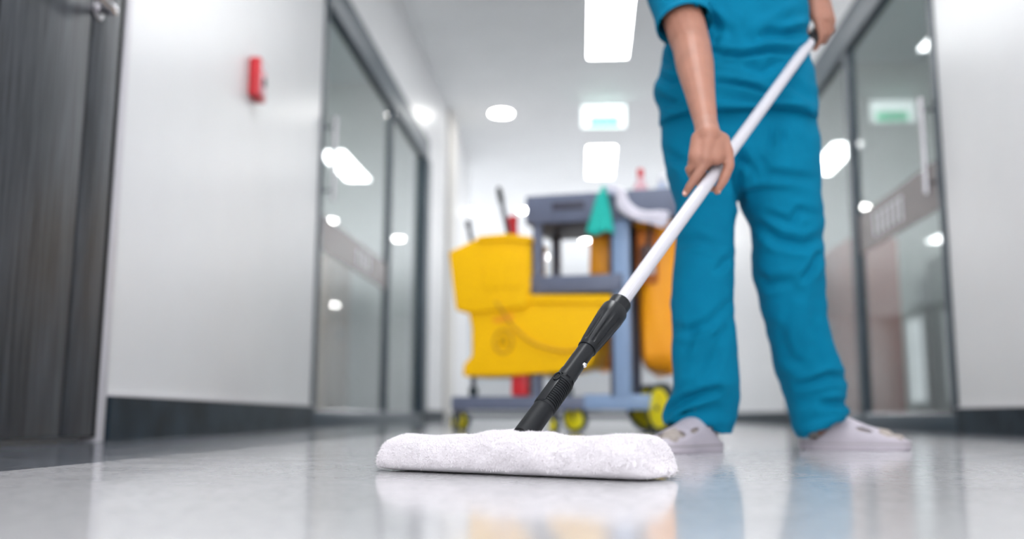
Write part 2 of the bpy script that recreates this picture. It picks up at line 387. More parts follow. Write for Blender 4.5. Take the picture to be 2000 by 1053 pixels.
fR = front('window_2', XR, DR0, DR1, [(ym, .16)], -1, hr[0].y, (hr[0].z, hr[1].z), 'dark framed glass door and sidelight in the right wall')
def band(e, x, side, y0, y1, z0, z1, strokes):
    s_ = sorted((x - side * .013, x - side * .008))
    b = boxobj('film_band', (s_[0], s_[1], y0, y1, z0, z1), M['brown'], e)
    bm = bmesh.new(); zc = (z0 + z1) / 2
    for (a, w) in strokes:
        hh = (z1 - z0) * .27
        lo, hi = sorted((x - side * .008, x - side * .006))
        box(bm, lo, hi, a, a + w, zc - hh, zc + hh * .6); box(bm, lo, hi, a - .01, a + w * 1.6, zc + hh * .7, zc + hh)
    obj('film_lettering', bm, M['white'], b)
band(fR, XR, -1, DR0 + .1, ym - .1, 1.40, 1.72, [(6.75 + .12 * i, .05) for i in range(6)])
band(fL, XL, 1, DL0 + .1, 9.08, 1.30, 1.56, [(7.9 + .13 * i, .05) for i in range(4)])
# furniture seen behind the glass
def cabinet(name, x0, x1, y0, y1, z1, m, label, cat, face):
    e = tag(empty(name, ((x0 + x1) / 2, (y0 + y1) / 2, 0)), label, cat)
    boxobj('body', (x0, x1, y0, y1, 0.06, z1), m, e, bev=.01); boxobj('plinth', (x0 + .02, x1 - .02, y0 + .02, y1 - .02, 0, .06), M['black2'], e)
    xf = x0 if face < 0 else x1
    for k in range(2):
        ya = y0 + .02 + k * (y1 - y0 - .04) / 2; yb = ya + (y1 - y0 - .04) / 2 - .01
        lo, hi = sorted((xf, xf + face * .02)); d = boxobj('door', (lo, hi, ya, yb, .1, z1 - .04), m, e, bev=.004)
        lo, hi = sorted((xf + face * .02, xf + face * .045)); boxobj('handle', (lo, hi, (yb - .06) if k == 0 else (ya + .04), (yb - .04) if k == 0 else (ya + .06), z1 * .5, z1 * .5 + .15), M['steel'], d, bev=.004)
    return e
cabinet('terracotta_cupboard', 2.62, 3.1, 9.5, 10.9, 1.85, M['terracotta'], 'terracotta red cupboard inside the room behind the right glass front', 'cabinet', -1)
cabinet('grey_cabinet', 4.0, 4.45, 10.1, 11.3, 1.9, M['cabinet'], 'tall grey-green cabinet inside the room behind the right glass front', 'cabinet', -1)
cabinet('wooden_wardrobe', -3.4, -2.9, 10.4, 11.5, 1.9, M['wood'], 'warm brown wooden wardrobe inside the room behind the left glass front', 'wardrobe', 1)
# panel lights; the two room ones are added, unseen, to brighten the rooms
def panel_light(name, x0, x1, y0, y1, z, label, group, m='lamp'):
    e = tag(empty(name, ((x0 + x1) / 2, (y0 + y1) / 2, z)), label, 'light', group)
    bm = bmesh.new(); t = .02
    box(bm, x0 - t, x1 + t, y0 - t, y0, z - .015, z); box(bm, x0 - t, x1 + t, y1, y1 + t, z - .015, z)
    box(bm, x0 - t, x0, y0, y1, z - .015, z); box(bm, x1, x1 + t, y0, y1, z - .015, z)
    obj('frame', bm, M['lamprim'], e); boxobj('diffuser', (x0, x1, y0, y1, z - .01, z - .002), M[m], e)
    return e
M['room_fill'] = mat('room_fill_diffuser', (1, 1, 1), 0.5, emit=7.0, ecol=(0.95, 1.0, 0.98))  # glowing face of the added fill panels in the side rooms
panel_light('ceiling_panel', -4.6, -3.4, 7.6, 9.3, H - .001, 'added unseen light panel brightening the room behind the left glass front', None, 'room_fill')
panel_light('ceiling_panel', 3.7, 4.9, 6.6, 8.4, H - .001, 'added unseen light panel brightening the room behind the right glass front', None, 'room_fill')
G = 'rectangular light panels along the corridor ceiling'
panel_light('ceiling_panel', 0.075, 0.535, 8.0, 11.1, H - .001, 'large white light panel reaching the top edge of the photo', G)
panel_light('ceiling_panel', 0.08, 0.52, 15.0, 17.0, H - .001, 'smaller white light panel in mid ceiling, below the exit sign', G)
panel_light('ceiling_panel', 0.0, 0.50, 1.6, 4.6, H - .001, 'white light panel in the ceiling above the worker', G)
panel_light('ceiling_panel', 0.0, 0.50, -2.1, -.4, H - .001, 'white light panel in the ceiling behind the viewpoint', G)
panel_light('ceiling_panel', -6.0, -4.0, 20, 24, H - .001, 'wide light panel at the left side of the far hall', G)
panel_light('ceiling_panel', 4.5, 7.5, 22, 27, H - .001, 'wide light panel at the right side of the far hall', G)
def downlight(x, y, r, label):
    e = tag(empty('downlight', (x, y, H)), label, 'light', 'round downlights in the ceiling')
    obj('rim', loft(bmesh.new(), [(x, y, H - .001), (x, y, H - .012), (x, y, H - .014)], [r + .025, r + .022, r + .006], 32), M['lamprim'], e, auto=40)
    obj('diffuser', loft(bmesh.new(), [(x, y, H - .0141), (x, y, H - .018)], [r, r * .97], 32), M['spot'], e, auto=40)
def ceil_pt(px, py): return hit(px, py, (0, 0, H), (0, 0, 1))
for px, py, r, lab in [(979, 220, .155, 'large round downlight left of the exit sign'), (1022, 410, .11, 'round downlight showing above the left end of the cart top'),
                       (1143, 468, .10, 'round downlight seen through the cart frame beside the orange bag'), (1060, 500, .10, 'round downlight seen through the cart frame, nearest its left post'),
                       (1447, 537, .12, 'upper of the two round downlights seen between the trouser legs'), (1447, 592, .13, 'lower of the two round downlights seen between the trouser legs'),
                       (920, 412, .16, 'round downlight added for the glow above the yellow wringer, at the end of the left wall')]:  # lamp above the wringer is added in place of a reflected glow
    c = ceil_pt(px, py); downlight(c.x, c.y, r, lab)
for x, y, lab in [(1.75, 13.6, 'round downlight hidden behind the worker, near the right wall'), (1.8, 20.6, 'round downlight behind the worker in the far hall'), (.7, 22.9, 'round downlight behind the cart top in the far hall'),
                  ]:
    downlight(x, y, .12, lab)
# exit sign
c = P(1179, 229, 12.87)
ex = tag(empty('exit_sign', (c.x, c.y, H)), 'white and green lit exit sign hanging from the corridor ceiling', 'sign')
w, hh = .31, .165
boxobj('housing', (c.x - w, c.x + w, c.y - .03, c.y + .03, c.z - hh, c.z + hh), M['lamprim'], ex, bev=.006)
f1 = boxobj('face', (c.x - w + .01, c.x + w - .01, c.y - .034, c.y - .029, c.z - hh + .01, c.z + hh - .01), M['exitw'], ex)
bm = bmesh.new(); box(bm, c.x - .20, c.x + .22, c.y - .038, c.y - .033, c.z - hh + .03, c.z - .01)
obj('green_field', bm, M['exitg'], f1)
for k_, ch in enumerate('EXIT'):
    cu = bpy.data.curves.new('letter', 'FONT'); cu.body = ch; cu.size = .125; cu.extrude = .002; cu.align_x = 'CENTER'
    to = bpy.data.objects.new('letter', cu); COL.objects.link(to)
    dg = bpy.context.evaluated_depsgraph_get(); dg.update(); tm = bpy.data.meshes.new_from_object(to.evaluated_get(dg)); bpy.data.objects.remove(to)
    tm.materials.clear(); tm.transform(Matrix.Translation((c.x - .12 + (0, .09, .155, .22)[k_], c.y - .040, c.z - .125)) @ Matrix.Rotation(math.pi / 2, 4, 'X'))
    link('letter', tm, M['white'], f1, False)

for s in (-.2, .2): obj('hanging_rod', loft(bmesh.new(), [(c.x + s, c.y, c.z + hh - .002), (c.x + s, c.y, H)], .006, 8), M['steel'], ex)
# fire alarm call point on the slanted wall piece
wn = Vector((-(a1 - a0).y, (a1 - a0).x, 0)).normalized() * -1
k = hit(492, 155, a0, wn); ang = math.atan2(wn.y, wn.x)
al = tag(empty('fire_alarm_box', k, ang), 'red fire alarm call point mounted on the white left wall', 'fire alarm')
def albox(n, b, m, p, bev=.004):
    bm = bmesh.new(); box(bm, *b, bev=bev); return_ = obj(n, bm, m, None, auto=35); return_.parent = p; return return_
albox('housing', (0.001, .06, -.075, .075, -.11, .10), M['red'], al, bev=.012)
fp = albox('front_plate', (.058, .064, -.055, .055, -.09, .03), M['pink'], al)
b_ = albox('button', (.062, .072, -.022, .022, -.04, .005), M['black2'], al, bev=.004)
albox('label_strip', (.058, .063, -.05, .05, .045, .08), M['white'], al, bev=.001)

# ------------------------------------------------------------------ mop
A = P(1022, 853, 1.475); B = P(1606, 50, 2.52)
AX = (B - A).normalized(); LEN = (B - A).length
def tpole(px, py):       # parameter in metres along the pole nearest to that pixel's ray
    d = ray(px, py).normalized(); w0 = A - EYE
    a, b, c_, d_, e_ = 1.0, AX.dot(d), 1.0, AX.dot(w0), d.dot(w0)
    return (b * e_ - c_ * d_) / (a * c_ - b * b)
def at(t): return A + AX * t
mop = tag(empty('flat_mop', (A.x, A.y, 0)), 'flat mop with fluffy white pad, black swivel joint and long white pole', 'mop')
side_v = AX.cross(Vector((0, -1, 0))).normalized()      # screen-right-ish
front_v = (EYE - at(.2)).normalized(); front_v = (front_v - AX * front_v.dot(AX)).normalized()
def seg(name, prof, m, parent=mop, n=48, rfun=None, auto=35):
    return obj(name, loft(bmesh.new(), [at(t) for t, r in prof], [r for t, r in prof], n, True, rfun, up=front_v), m, parent, auto=auto)
t_rib0, t_rib1 = tpole(1055, 793), tpole(1093, 741)
t_cone0, t_cone1, t_step, t_col = tpole(1142, 677), tpole(1183, 620), tpole(1196, 603), tpole(1208, 588)
seg('lower_tube', [(0, .0178), (t_rib0 * .5, .0176), (t_rib0, .0172)], M['black2'])
prof = [(t_rib0, .0176)]
nr = 13
for i in range(nr):
    s = t_rib0 + .002 + (t_rib1 - t_rib0 - .006) * i / nr; d = (t_rib1 - t_rib0 - .006) / nr
    prof += [(s, .0188), (s + d * .55, .0190), (s + d * .62, .0176), (s + d * .95, .0176)]
prof += [(t_rib1 - .002, .0188), (t_rib1, .0170)]
seg('ribbed_grip', prof, M['black2'])
# flat window on the grip with a painted locking hole
pa = (front_v * .9 - side_v * .75).normalized()
Mg = Matrix.Translation(at((t_rib0 + t_rib1) / 2) + pa * .0165) @ Matrix((list(side_v.cross(AX) * 0) + [0],) * 0 or Matrix.Identity(4))
def frame_mat(o, x, y, z):
    m = Matrix.Identity(4)
    for i, v in enumerate((x, y, z)):
        for j in range(3): m[j][i] = v[j]
    for j in range(3): m[j][3] = o[j]
    return m
tan = AX.cross(pa).normalized()
Lr = t_rib1 - t_rib0
FM = frame_mat(at((t_rib0 + t_rib1) / 2) + pa * .0155, tan, AX, pa)
boxobj('grip_window', (-.0075, .0075, -Lr * .48, Lr * .42, -.002, .0042), M['black'], mop, bev=.002, M=FM)
bm = bmesh.new()
FH = frame_mat(at(t_rib1 - .010) + pa * .0155, tan, AX, pa)
loft(bm, [FH @ Vector((0.0055 * math.cos(a) * 1.0, 0.0085 * math.sin(a), .005)) for a in [i * math.pi / 12 for i in range(25)]], .0014, 8)
obj('hole_rim', bm, M['black2'], mop, auto=60)
bm = bmesh.new(); r_ = [bm.verts.new(FH @ Vector((0.005 * math.cos(a), 0.008 * math.sin(a), .0045))) for a in [i * math.pi / 12 for i in range(24)]]; bm.faces.new(r_)
ho = obj('lock_hole_shade', bm, mat('hole_shade_black', (0.001, 0.001, 0.001), 0.8), mop)  # black disc paints the dark inside of the hole
seg('connector_tube', [(t_rib1 - .004, .0150), (t_rib1 + .004, .0150), (t_rib1 + .0042, .0162), (t_rib1 + .022, .0160), (t_rib1 + .0225, .0152), (t_cone0 + .004, .0150)], M['black'])
# notches of the connector: little dark tabs around its lower end
bm = bmesh.new()
for j in range(8):
    th = j * math.pi / 4 + .3; dv = front_v * math.cos(th) + front_v.cross(AX) * math.sin(th)
    box(bm, -.003, .003, -.004, .003, -.001, .0022, bev=.0006, M=frame_mat(at(t_rib1 + .003) + dv * .0150, AX.cross(dv), AX, dv))
obj('connector_tabs', bm, M['black2'], mop)
tb = tpole(1133, 717); bv = (front_v * .62 + side_v * .78).normalized()
bq = at(tb) + bv * .0145
obj('chrome_button', loft(bmesh.new(), [bq, bq + bv * .003, bq + bv * .0048, bq + bv * .0055], [.0042, .0042, .003, .0008], 20), mat('chrome', (0.85, 0.83, 0.82), 0.12, 1.0), mop, auto=50)
mop.children[-1]['label'] = 'chrome spring button'
def flute(i, th):
    k = fl_w[i]
    s = 0.5 + 0.5 * math.cos(th * 9); return 1 - k * (max(0, s - .62) / .38) ** .6
cp = [(t_cone0 - .003, .0165, 0), (t_cone0, .0172, 0), (t_cone0 + .001, .0160, 0), (t_cone0 + .004, .0166, 0), (t_cone0 + .006, .0172, .0)]
for i in range(13):
    s = i / 12; cp.append((t_cone0 + .007 + (t_cone1 - t_cone0 - .007) * s, .0172 + .0062 * s ** .8, .13 * math.sin(math.pi * min(1, .15 + s * .85)) ** .5 if s < .98 else 0))
cp += [(t_cone1 + .002, .0238, 0), (t_step - .003, .0238, 0), (t_step - .001, .0230, 0), (t_step, .0196, 0), (t_col - .001, .0196, 0), (t_col, .0188, 0), (t_col, .0140, 0)]
fl_w = [c_[2] for c_ in cp]
obj('twist_lock', loft(bmesh.new(), [at(c_[0]) for c_ in cp], [c_[1] for c_ in cp], 144, True, flute, up=front_v), M['black'], mop, auto=30)
t_top = tpole(1582, 83)
rf = lambda i, th: 1 + .018 * math.cos(th * 22)
seg('pole', [(t_col - .02, .0134), (t_top * .5, .0134), (t_top, .0134)], M['alu'], n=132, rfun=rf, auto=80)
seg('hand_grip', [(t_top - .002, .0140), (t_top, .0158), (t_top + .07, .0165), (t_top + .14, .0160), (t_top + .15, .012)], M['black2'])
# pad
pl = ground(722, 921); pr = ground(1256, 944)
ux = (pr - pl); PADL = ux.length; ux.normalize(); vy = Vector((-ux.y, ux.x, 0))
DEP = .145
hs = [(0, .030), (.03, .051), (.07, .0555), (.2, .0555), (.35, .0565), (.42, .064), (.50, .0675), (.60, .0615), (.70, .0545), (.78, .057), (.9, .0620), (.965, .060), (1, .040)]
def hgt(u): return float(np.interp(u, [a for a, b in hs], [b for a, b in hs]))
bm = bmesh.new(); NU, NT = 150, 64; rings = []
for i in range(NU):
    u = i / (NU - 1); hh = hgt(u); endf = min(1, (min(u, 1 - u) / .05)); endf = math.sqrt(max(0, 1 - (1 - endf) ** 2)) if endf < 1 else 1
    endf = max(endf, .12); ring = []
    for j in range(NT):
        th = 2 * math.pi * j / NT; c_, s_ = math.cos(th), math.sin(th); e_ = .68
        y = (abs(c_) ** e_) * (1 if c_ > 0 else -1); z = (abs(s_) ** .72) * (1 if s_ > 0 else -1)
        hz_ = hh * (.55 + .45 * endf)
        yy = DEP / 2 + y * DEP / 2 * (.62 + .38 * endf); zz = hz_ * .5 * (1 + z * (endf * .35 + .65))
        p = pl + ux * (u * PADL) + vy * yy; p.z = zz
        q = noise.noise(Vector((u * 9, th * 1.2, 3.1))) * .0045 + noise.noise(Vector((u * 26, th * 3.2, 1.7))) * .0018 + noise.noise(Vector((u * 80, th * 9, 5))) * .0003
        nd = vy * c_ + Vector((0, 0, s_)); p += nd * q * (1 if s_ > -.5 else .2)
        p.z = max(.0015, p.z); ring.append(p)
    rings.append(ring)
for k_, sgn in ((0, -1), (-1, 1)):
    cen = sum(rings[k_], Vector()) / NT
    extra = [[cen + (p - cen) * f_ + ux * sgn * o_ for p in rings[k_]] for f_, o_ in ((.85, .005), (.6, .009), (.25, .011))]
    for ex_ in extra:
        for p in ex_: p.z = max(.0015, p.z)
    rings = (extra[::-1] + rings) if k_ == 0 else (rings + extra)
ringloft(bm, rings)
for q_ in range(6): bmesh.ops.smooth_vert(bm, verts=[v for v in bm.verts if (v.co - pl).dot(ux) > PADL * .93 or (v.co - pl).dot(ux) < PADL * .05], factor=.5, use_axis_x=True, use_axis_y=True, use_axis_z=True)
bmesh.ops.recalc_face_normals(bm, faces=bm.faces[:])
pad = obj('mop_pad', bm, M['pad'], mop, smooth=True)
# plush fibres: small tapered blades on the pad surface
me = pad.data; nv = len(me.polygons)
cen = np.zeros(nv * 3); me.polygons.foreach_get('center', cen); cen = cen.reshape(-1, 3)
nor = np.zeros(nv * 3); me.polygons.foreach_get('normal', nor); nor = nor.reshape(-1, 3)
ar = np.zeros(nv); me.polygons.foreach_get('area', ar)
wgt = ar * np.where(nor[:, 2] < -.6, .0, 1); NB = 150000
idx = np.random.choice(nv, NB, p=wgt / wgt.sum())
jit = np.random.normal(0, .0028, (NB, 3)); jit -= nor[idx] * (jit * nor[idx]).sum(1)[:, None]; base = cen[idx] + jit - nor[idx] * .0006
# clumps: shared direction noise
clump = np.array([[noise.noise(Vector(c_ * 150)), noise.noise(Vector(c_ * 150 + 9)), noise.noise(Vector(c_ * 150 + 31))] for c_ in cen])
dirs = nor[idx] + clump[idx] * .6 + np.random.normal(0, .55, (NB, 3)); dirs /= np.linalg.norm(dirs, axis=1)[:, None]
ln = np.random.uniform(.0018, .0042, NB)[:, None]; sd = np.cross(dirs, np.random.normal(0, 1, (NB, 3))); sd /= np.linalg.norm(sd, axis=1)[:, None]
wd = np.random.uniform(.00022, .0004, NB)[:, None]
bend = np.random.normal(0, .0012, (NB, 3))
v0 = base - sd * wd; v1 = base + sd * wd; mid = base + dirs * ln * .6; v2 = mid + sd * wd * .8; v3 = mid - sd * wd * .8; v4 = base + dirs * ln + bend
V = np.stack([v0, v1, v2, v3, v4], 1).reshape(-1, 3); V[:, 2] = np.maximum(V[:, 2], .0008)
me2 = bpy.data.meshes.new('pad_fibres'); k5 = np.arange(NB)[:, None] * 5
F4 = (k5 + np.array([0, 1, 2, 3])); F3 = (k5 + np.array([3, 2, 4]))
me2.vertices.add(NB * 5); me2.vertices.foreach_set('co', V.ravel())
me2.loops.add(NB * 7); me2.polygons.add(NB * 2)
li = np.concatenate([F4, F3], 1).ravel(); me2.loops.foreach_set('vertex_index', li)
ls = (np.arange(NB)[:, None] * 7 + np.array([0, 4])).ravel(); me2.polygons.foreach_set('loop_start', ls)
me2.update(calc_edges=True); me2.validate()
pf = link('pad_fibres', me2, M['pad'], pad, True); pf['kind'] = 'stuff'
# swivel joint hidden in the pad
obj('swivel_joint', loft(bmesh.new(), [at(.004) + Vector((0, 0, -.035)), at(.004)], [.012, .014], 20), M['black2'], mop, auto=40)

# ------------------------------------------------------------------ worker
PER = tag(empty('person', (.42, 2.5, 0)), 'person in teal scrubs and lilac-grey slippers holding the mop pole with both hands', 'person')
# joints
def J(px, py, Y): return P(px, py, Y)
hip_c = J(1447, 270, 2.50)
chest = J(1432, 40, 2.47); neck = Vector((.39, 2.42, 1.47)); headc = Vector((.36, 2.33, 1.585))
shR = Vector((.205, 2.43, 1.37)); shL = Vector((.575, 2.50, 1.37))
elR = J(1350, 88, 2.26); wrR = J(1379, 244, 2.035)
polR = at(tpole(1395, 336)); polL = at(tpole(1596, 60))
ftL = ground(1350, 872); ftR = ground(1610, 868)     # ankles (screen left, screen right)
ankL = P(1376, 800, 2.53); ankR = P(1602, 800, 2.74)
bm = bmesh.new()
def cap(pts, rs):
    for i in range(len(pts) - 1): capsule(bm, pts[i], pts[i + 1], rs[i], rs[i + 1])
cap([hip_c + Vector((-.07, .03, 0)), hip_c + Vector((.07, .03, 0))], [.078, .078])
for s_x in (-.06, .06):
    cap([hip_c + Vector((s_x, .03, 0)), (hip_c + chest) / 2 + Vector((s_x * .8, .03, 0)), chest + Vector((s_x, .04, 0)), neck + Vector((s_x * .6, .05, -.16))], [.075, .070, .070, .045])
cap([shR, neck + Vector((0, .02, -.07)), shL], [.05, .055, .05])
cap([neck + Vector((0, .03, -.08)), headc + Vector((0, .03, -.04))], [.052, .048])
kneeL = P(1375, 575, 2.49); kneeR = P(1542, 570, 2.60)
cap([hip_c + Vector((-.08, .03, -.04)), kneeL, ankL, Vector((ankL.x, ankL.y, .06))], [.064, .044, .032, .030])
cap([hip_c + Vector((.08, .03, -.04)), kneeR, ankR, Vector((ankR.x, ankR.y, .06))], [.064, .044, .032, .030])
# arms
mA = (elR * .35 + wrR * .65)
cap([shR, (shR + elR) / 2, elR + (shR - elR) * .12, elR, elR * .72 + wrR * .28, mA, wrR], [.056, .054, .050, .0475, .0455, .034, .0255])
def hand(bm, ch):
    for pts, rs in ch:
        for i in range(len(pts) - 1): capsule(bm, pts[i], pts[i + 1], rs[i], rs[i + 1], 14)
# right hand: back of the hand to the viewer, over the pole
Yp = polR.y
def HR(px, py, dy): return P(px, py, Yp + dy)
handR = [
    ([wrR, HR(1384, 268, -.012)], [.0265, .027]),
    ([HR(1368, 272, -.005), HR(1360, 308, -.028)], [.021, .018]),
    ([HR(1384, 270, -.012), HR(1378, 312, -.034)], [.0225, .0185]),
    ([HR(1398, 272, -.005), HR(1398, 308, -.030)], [.021, .0175]),
    ([HR(1410, 276, .005), HR(1412, 305, -.012)], [.0185, .0165]),
    # index finger laid along the pole
    ([HR(1378, 318, -.036), HR(1360, 345, -.040), HR(1347, 364, -.036), HR(1339, 378, -.030)], [.0120, .0105, .0092, .0078]),
    # middle, ring and little fingers bend round behind the pole
    ([HR(1366, 316, -.034), HR(1348, 331, -.018), HR(1356, 350, .018), HR(1378, 364, .022), HR(1392, 368, .006)], [.0125, .0112, .0098, .009, .008]),
    ([HR(1362, 304, -.026), HR(1352, 318, .002), HR(1366, 338, .026), HR(1390, 350, .022)], [.0125, .0108, .0096, .008]),
    ([HR(1364, 290, -.015), HR(1358, 304, .014), HR(1374, 322, .030), HR(1396, 332, .024)], [.0115, .0098, .0086, .0074]),
    # thumb on the far side of the pole
    ([HR(1408, 272, .002), HR(1420, 298, -.014), HR(1424, 324, -.018), HR(1413, 352, -.016), HR(1400, 374, -.012)], [.0165, .0145, .0118, .0106, .0078]),
]
hand(bm, handR)
# left hand: knuckles outward, hanging over the black grip
Yq = polL.y
def HL(px, py, dy): return P(px, py, Yq + dy)
wrL = HL(1597, -22, -.005); elL = Vector((.80, 2.62, 1.53))
cap([shL, elL, elL * .6 + wrL * .4, wrL], [.05, .043, .038, .026])
handL = [
    ([wrL, HL(1600, 4, -.02)], [.027, .027]),
    ([HL(1592, 2, -.02), HL(1597, 34, -.036)], [.021, .018]),
    ([HL(1602, 2, -.02), HL(1612, 36, -.034)], [.021, .018]),
    ([HL(1608, 4, -.01), HL(1620, 42, -.02)], [.020, .017]),
    ([HL(1598, 38, -.038), HL(1604, 66, -.034), HL(1598, 82, -.026), HL(1592, 95, -.014)], [.0135, .0118, .0102, .0078]),
    ([HL(1612, 40, -.034), HL(1616, 64, -.024), HL(1608, 80, -.004), HL(1596, 82, .016)], [.0135, .0118, .0105, .009]),
    ([HL(1620, 42, -.022), HL(1623, 58, -.002), HL(1610, 74, .022), HL(1592, 72, .030)], [.0130, .0112, .010, .009]),
    ([HL(1622, 34, -.008), HL(1624, 48, .016), HL(1608, 60, .036), HL(1590, 58, .034)], [.0120, .0102, .009, .008]),
    ([HL(1588, 0, -.012), HL(1575, 28, -.014), HL(1571, 52, -.010), HL(1577, 70, -.012)], [.0165, .0140, .0118, .0085]),
]
hand(bm, handL)
# head: skull, jaw, nose, ears
capsule(bm, headc + Vector((0, .02, .03)), headc + Vector((0, .0, .035)), .088, .080)
capsule(bm, headc + Vector((0, -.01, .0)), headc + Vector((0, -.045, -.065)), .068, .040)
capsule(bm, headc + Vector((0, -.078, .012)), headc + Vector((0, -.100, -.022)), .010, .014)
capsule(bm, headc + Vector((-.018, -.078, -.052)), headc + Vector((.018, -.078, -.052)), .010, .010)
for s in (-1, 1):
    capsule(bm, headc + Vector((s * .080, .012, .018)), headc + Vector((s * .078, .010, -.022)), .014, .009)
    capsule(bm, headc + Vector((s * .012, -.080, .038)), headc + Vector((s * .045, -.072, .038)), .010, .008)
body = remesh('body', bm, .0036, M['skin'], PER, 3)
# nails
def nail(p, q, nv, w=.0052, l=.010):
    ax = (q - p).normalized(); nv = (nv - ax * nv.dot(ax)).normalized(); s_ = ax.cross(nv)
    b = bmesh.new(); r = bmesh.ops.create_uvsphere(b, u_segments=14, v_segments=8, radius=1)
    bmesh.ops.transform(b, matrix=frame_mat(q, s_ * w, ax * l * .6, nv * .0016), verts=b.verts)
    return obj('fingernail', b, M['nail'], body, smooth=True)
tocam = lambda p: (EYE - p).normalized()
i4, i5 = handR[5][0][2], handR[5][0][3]; nail(i4, i5 + tocam(i5) * .0066 + Vector((-.001, 0, .001)), tocam(i5))
i4, i5 = handR[9][0][3], handR[9][0][4]; nail(i4, i5 + (tocam(i5) * .4 + Vector((1, 0, 0))).normalized() * .0068, tocam(i5) * .4 + Vector((1, 0, 0)))
i4, i5 = handL[4][0][2], handL[4][0][3]; nail(i4, i5 + tocam(i5) * .0066, tocam(i5))
# eyes, lips, hair
for s in (-1, 1):
    b = bmesh.new(); bmesh.ops.create_uvsphere(b, u_segments=16, v_segments=10, radius=.0100); bmesh.ops.translate(b, verts=b.verts, vec=headc + Vector((s * .030, -.0715, .016)))
    e_ = obj('eye', b, M['white'], body, smooth=True)
    b = bmesh.new(); bmesh.ops.create_uvsphere(b, u_segments=12, v_segments=8, radius=.0050); bmesh.ops.translate(b, verts=b.verts, vec=headc + Vector((s * .030, -.0782, .0125)))
    obj('iris', b, M['black'], e_, smooth=True)
    b = bmesh.new(); bmesh.ops.create_uvsphere(b, u_segments=18, v_segments=12, radius=.0116); bmesh.ops.translate(b, verts=b.verts, vec=headc + Vector((s * .030, -.0712, .0165)))
    bmesh.ops.bisect_plane(b, geom=b.verts[:] + b.edges[:] + b.faces[:], plane_co=headc + Vector((s * .030, -.0712, .0185)), plane_no=Vector((0, .25, -1)), clear_outer=True)
    obj('eyelid', b, M['skin'], e_, smooth=True)
obj('lips', loft(bmesh.new(), [headc + Vector((x_, -.086 + abs(x_) * .25, -.052)) for x_ in (-.022, -.012, 0, .012, .022)], [.002, .005, .006, .005, .002], 10), mat('lips', (.45, .14, .12), .4), body, smooth=True)
b = bmesh.new()
capsule(b, headc + Vector((0, .035, .045)), headc + Vector((0, .018, .050)), .095, .090)
capsule(b, headc + Vector((0, .07, .02)), headc + Vector((0, .075, -.04)), .07, .05)
capsule(b, headc + Vector((0, .115, .05)), headc + Vector((0, .13, .05)), .035, .033)
bmesh.ops.bisect_plane(b, geom=b.verts[:] + b.edges[:] + b.faces[:], plane_co=headc + Vector((0, -.058, .055)), plane_no=Vector((0, -1, -.35)), clear_outer=True)
hb = bmesh.ops.holes_fill(b, edges=b.edges[:])
remesh('hair', b, .006, M['hair'], PER, 2)

# ---- scrubs: lofted volumes, unioned, then folds pressed in
def ering(xl, xr, y, Y, dep, n=48, sq=.85):
    a, b = P(xl, y, Y), P(xr, y, Y); c = (a + b) / 2; hw = (b - a).length / 2; ex_ = (b - a).normalized(); ex_.z = 0; out = []
    for j in range(n):
        th = 2 * math.pi * j / n; cc, ss = math.cos(th), math.sin(th)
        cc = math.copysign(abs(cc) ** sq, cc); ss = math.copysign(abs(ss) ** sq, ss)
        out.append(c + ex_ * hw * cc + Vector((0, dep * ss, 0)))
    return out
def interp_rings(tbl, step=5):
    out = []
    ys_ = [t[0] for t in tbl]; y = ys_[0]
    while y <= ys_[-1] + .01:
        v = [float(np.interp(y, ys_, [t[k] for t in tbl])) for k in range(1, 5)]
        out.append(ering(v[0], v[1], y, v[2], v[3])); y += step
    return out
def fold(o, folds, amp_noise, seedv, win=None):
    me = o.data; n = len(me.vertices); co = np.zeros(n * 3); me.vertices.foreach_get('co', co); co = co.reshape(-1, 3)
    nn = np.zeros(n * 3); me.vertices.foreach_get('normal', nn); nn = nn.reshape(-1, 3)
    px, py = proj_np(co)
    facing = np.clip(-nn[:, 1] * 1.6 + .25, 0, 1)
    disp = np.zeros(n)
    for pl_, wd_, dp_ in folds:
        best = np.full(n, 1e9); par = np.zeros(n); tot = len(pl_) - 1
        for i in range(tot):
            ax_, ay_ = pl_[i]; bx_, by_ = pl_[i + 1]; dx, dy = bx_ - ax_, by_ - ay_
            t = np.clip(((px - ax_) * dx + (py - ay_) * dy) / (dx * dx + dy * dy), 0, 1)
            d = np.hypot(px - ax_ - t * dx, py - ay_ - t * dy); m_ = d < best; best[m_] = d[m_]; par[m_] = ((i + t) / tot)[m_]
        taper = np.sin(np.pi * np.clip(par * .86 + .07, 0, 1)) ** .6
        prof_ = np.exp(-(best / wd_) ** 2) - .55 * np.exp(-((best - wd_ * 1.9) / (wd_ * .9)) ** 2)
        disp -= dp_ * 1.45 * prof_ * taper * facing
    ns = np.array([noise.noise(Vector((c_[0] * 7 + seedv, c_[1] * 5, c_[2] * 13 + c_[0] * 5))) + .5 * noise.noise(Vector((c_[0] * 20, c_[1] * 12 + seedv, c_[2] * 30))) for c_ in co])
    disp += ns * amp_noise * 1.3
    co += nn * disp[:, None]
    me.vertices.foreach_set('co', co.ravel()); me.update()
def open_bottom(o, test):
    b = bmesh.new(); b.from_mesh(o.data); b.normal_update()
    bmesh.ops.delete(b, geom=[f for f in b.faces if test(f.calc_center_median(), f.normal)], context='FACES')
    b.to_mesh(o.data); b.free(); mod(o, 'SOLIDIFY', thickness=.003, offset=-1)

bm = bmesh.new()
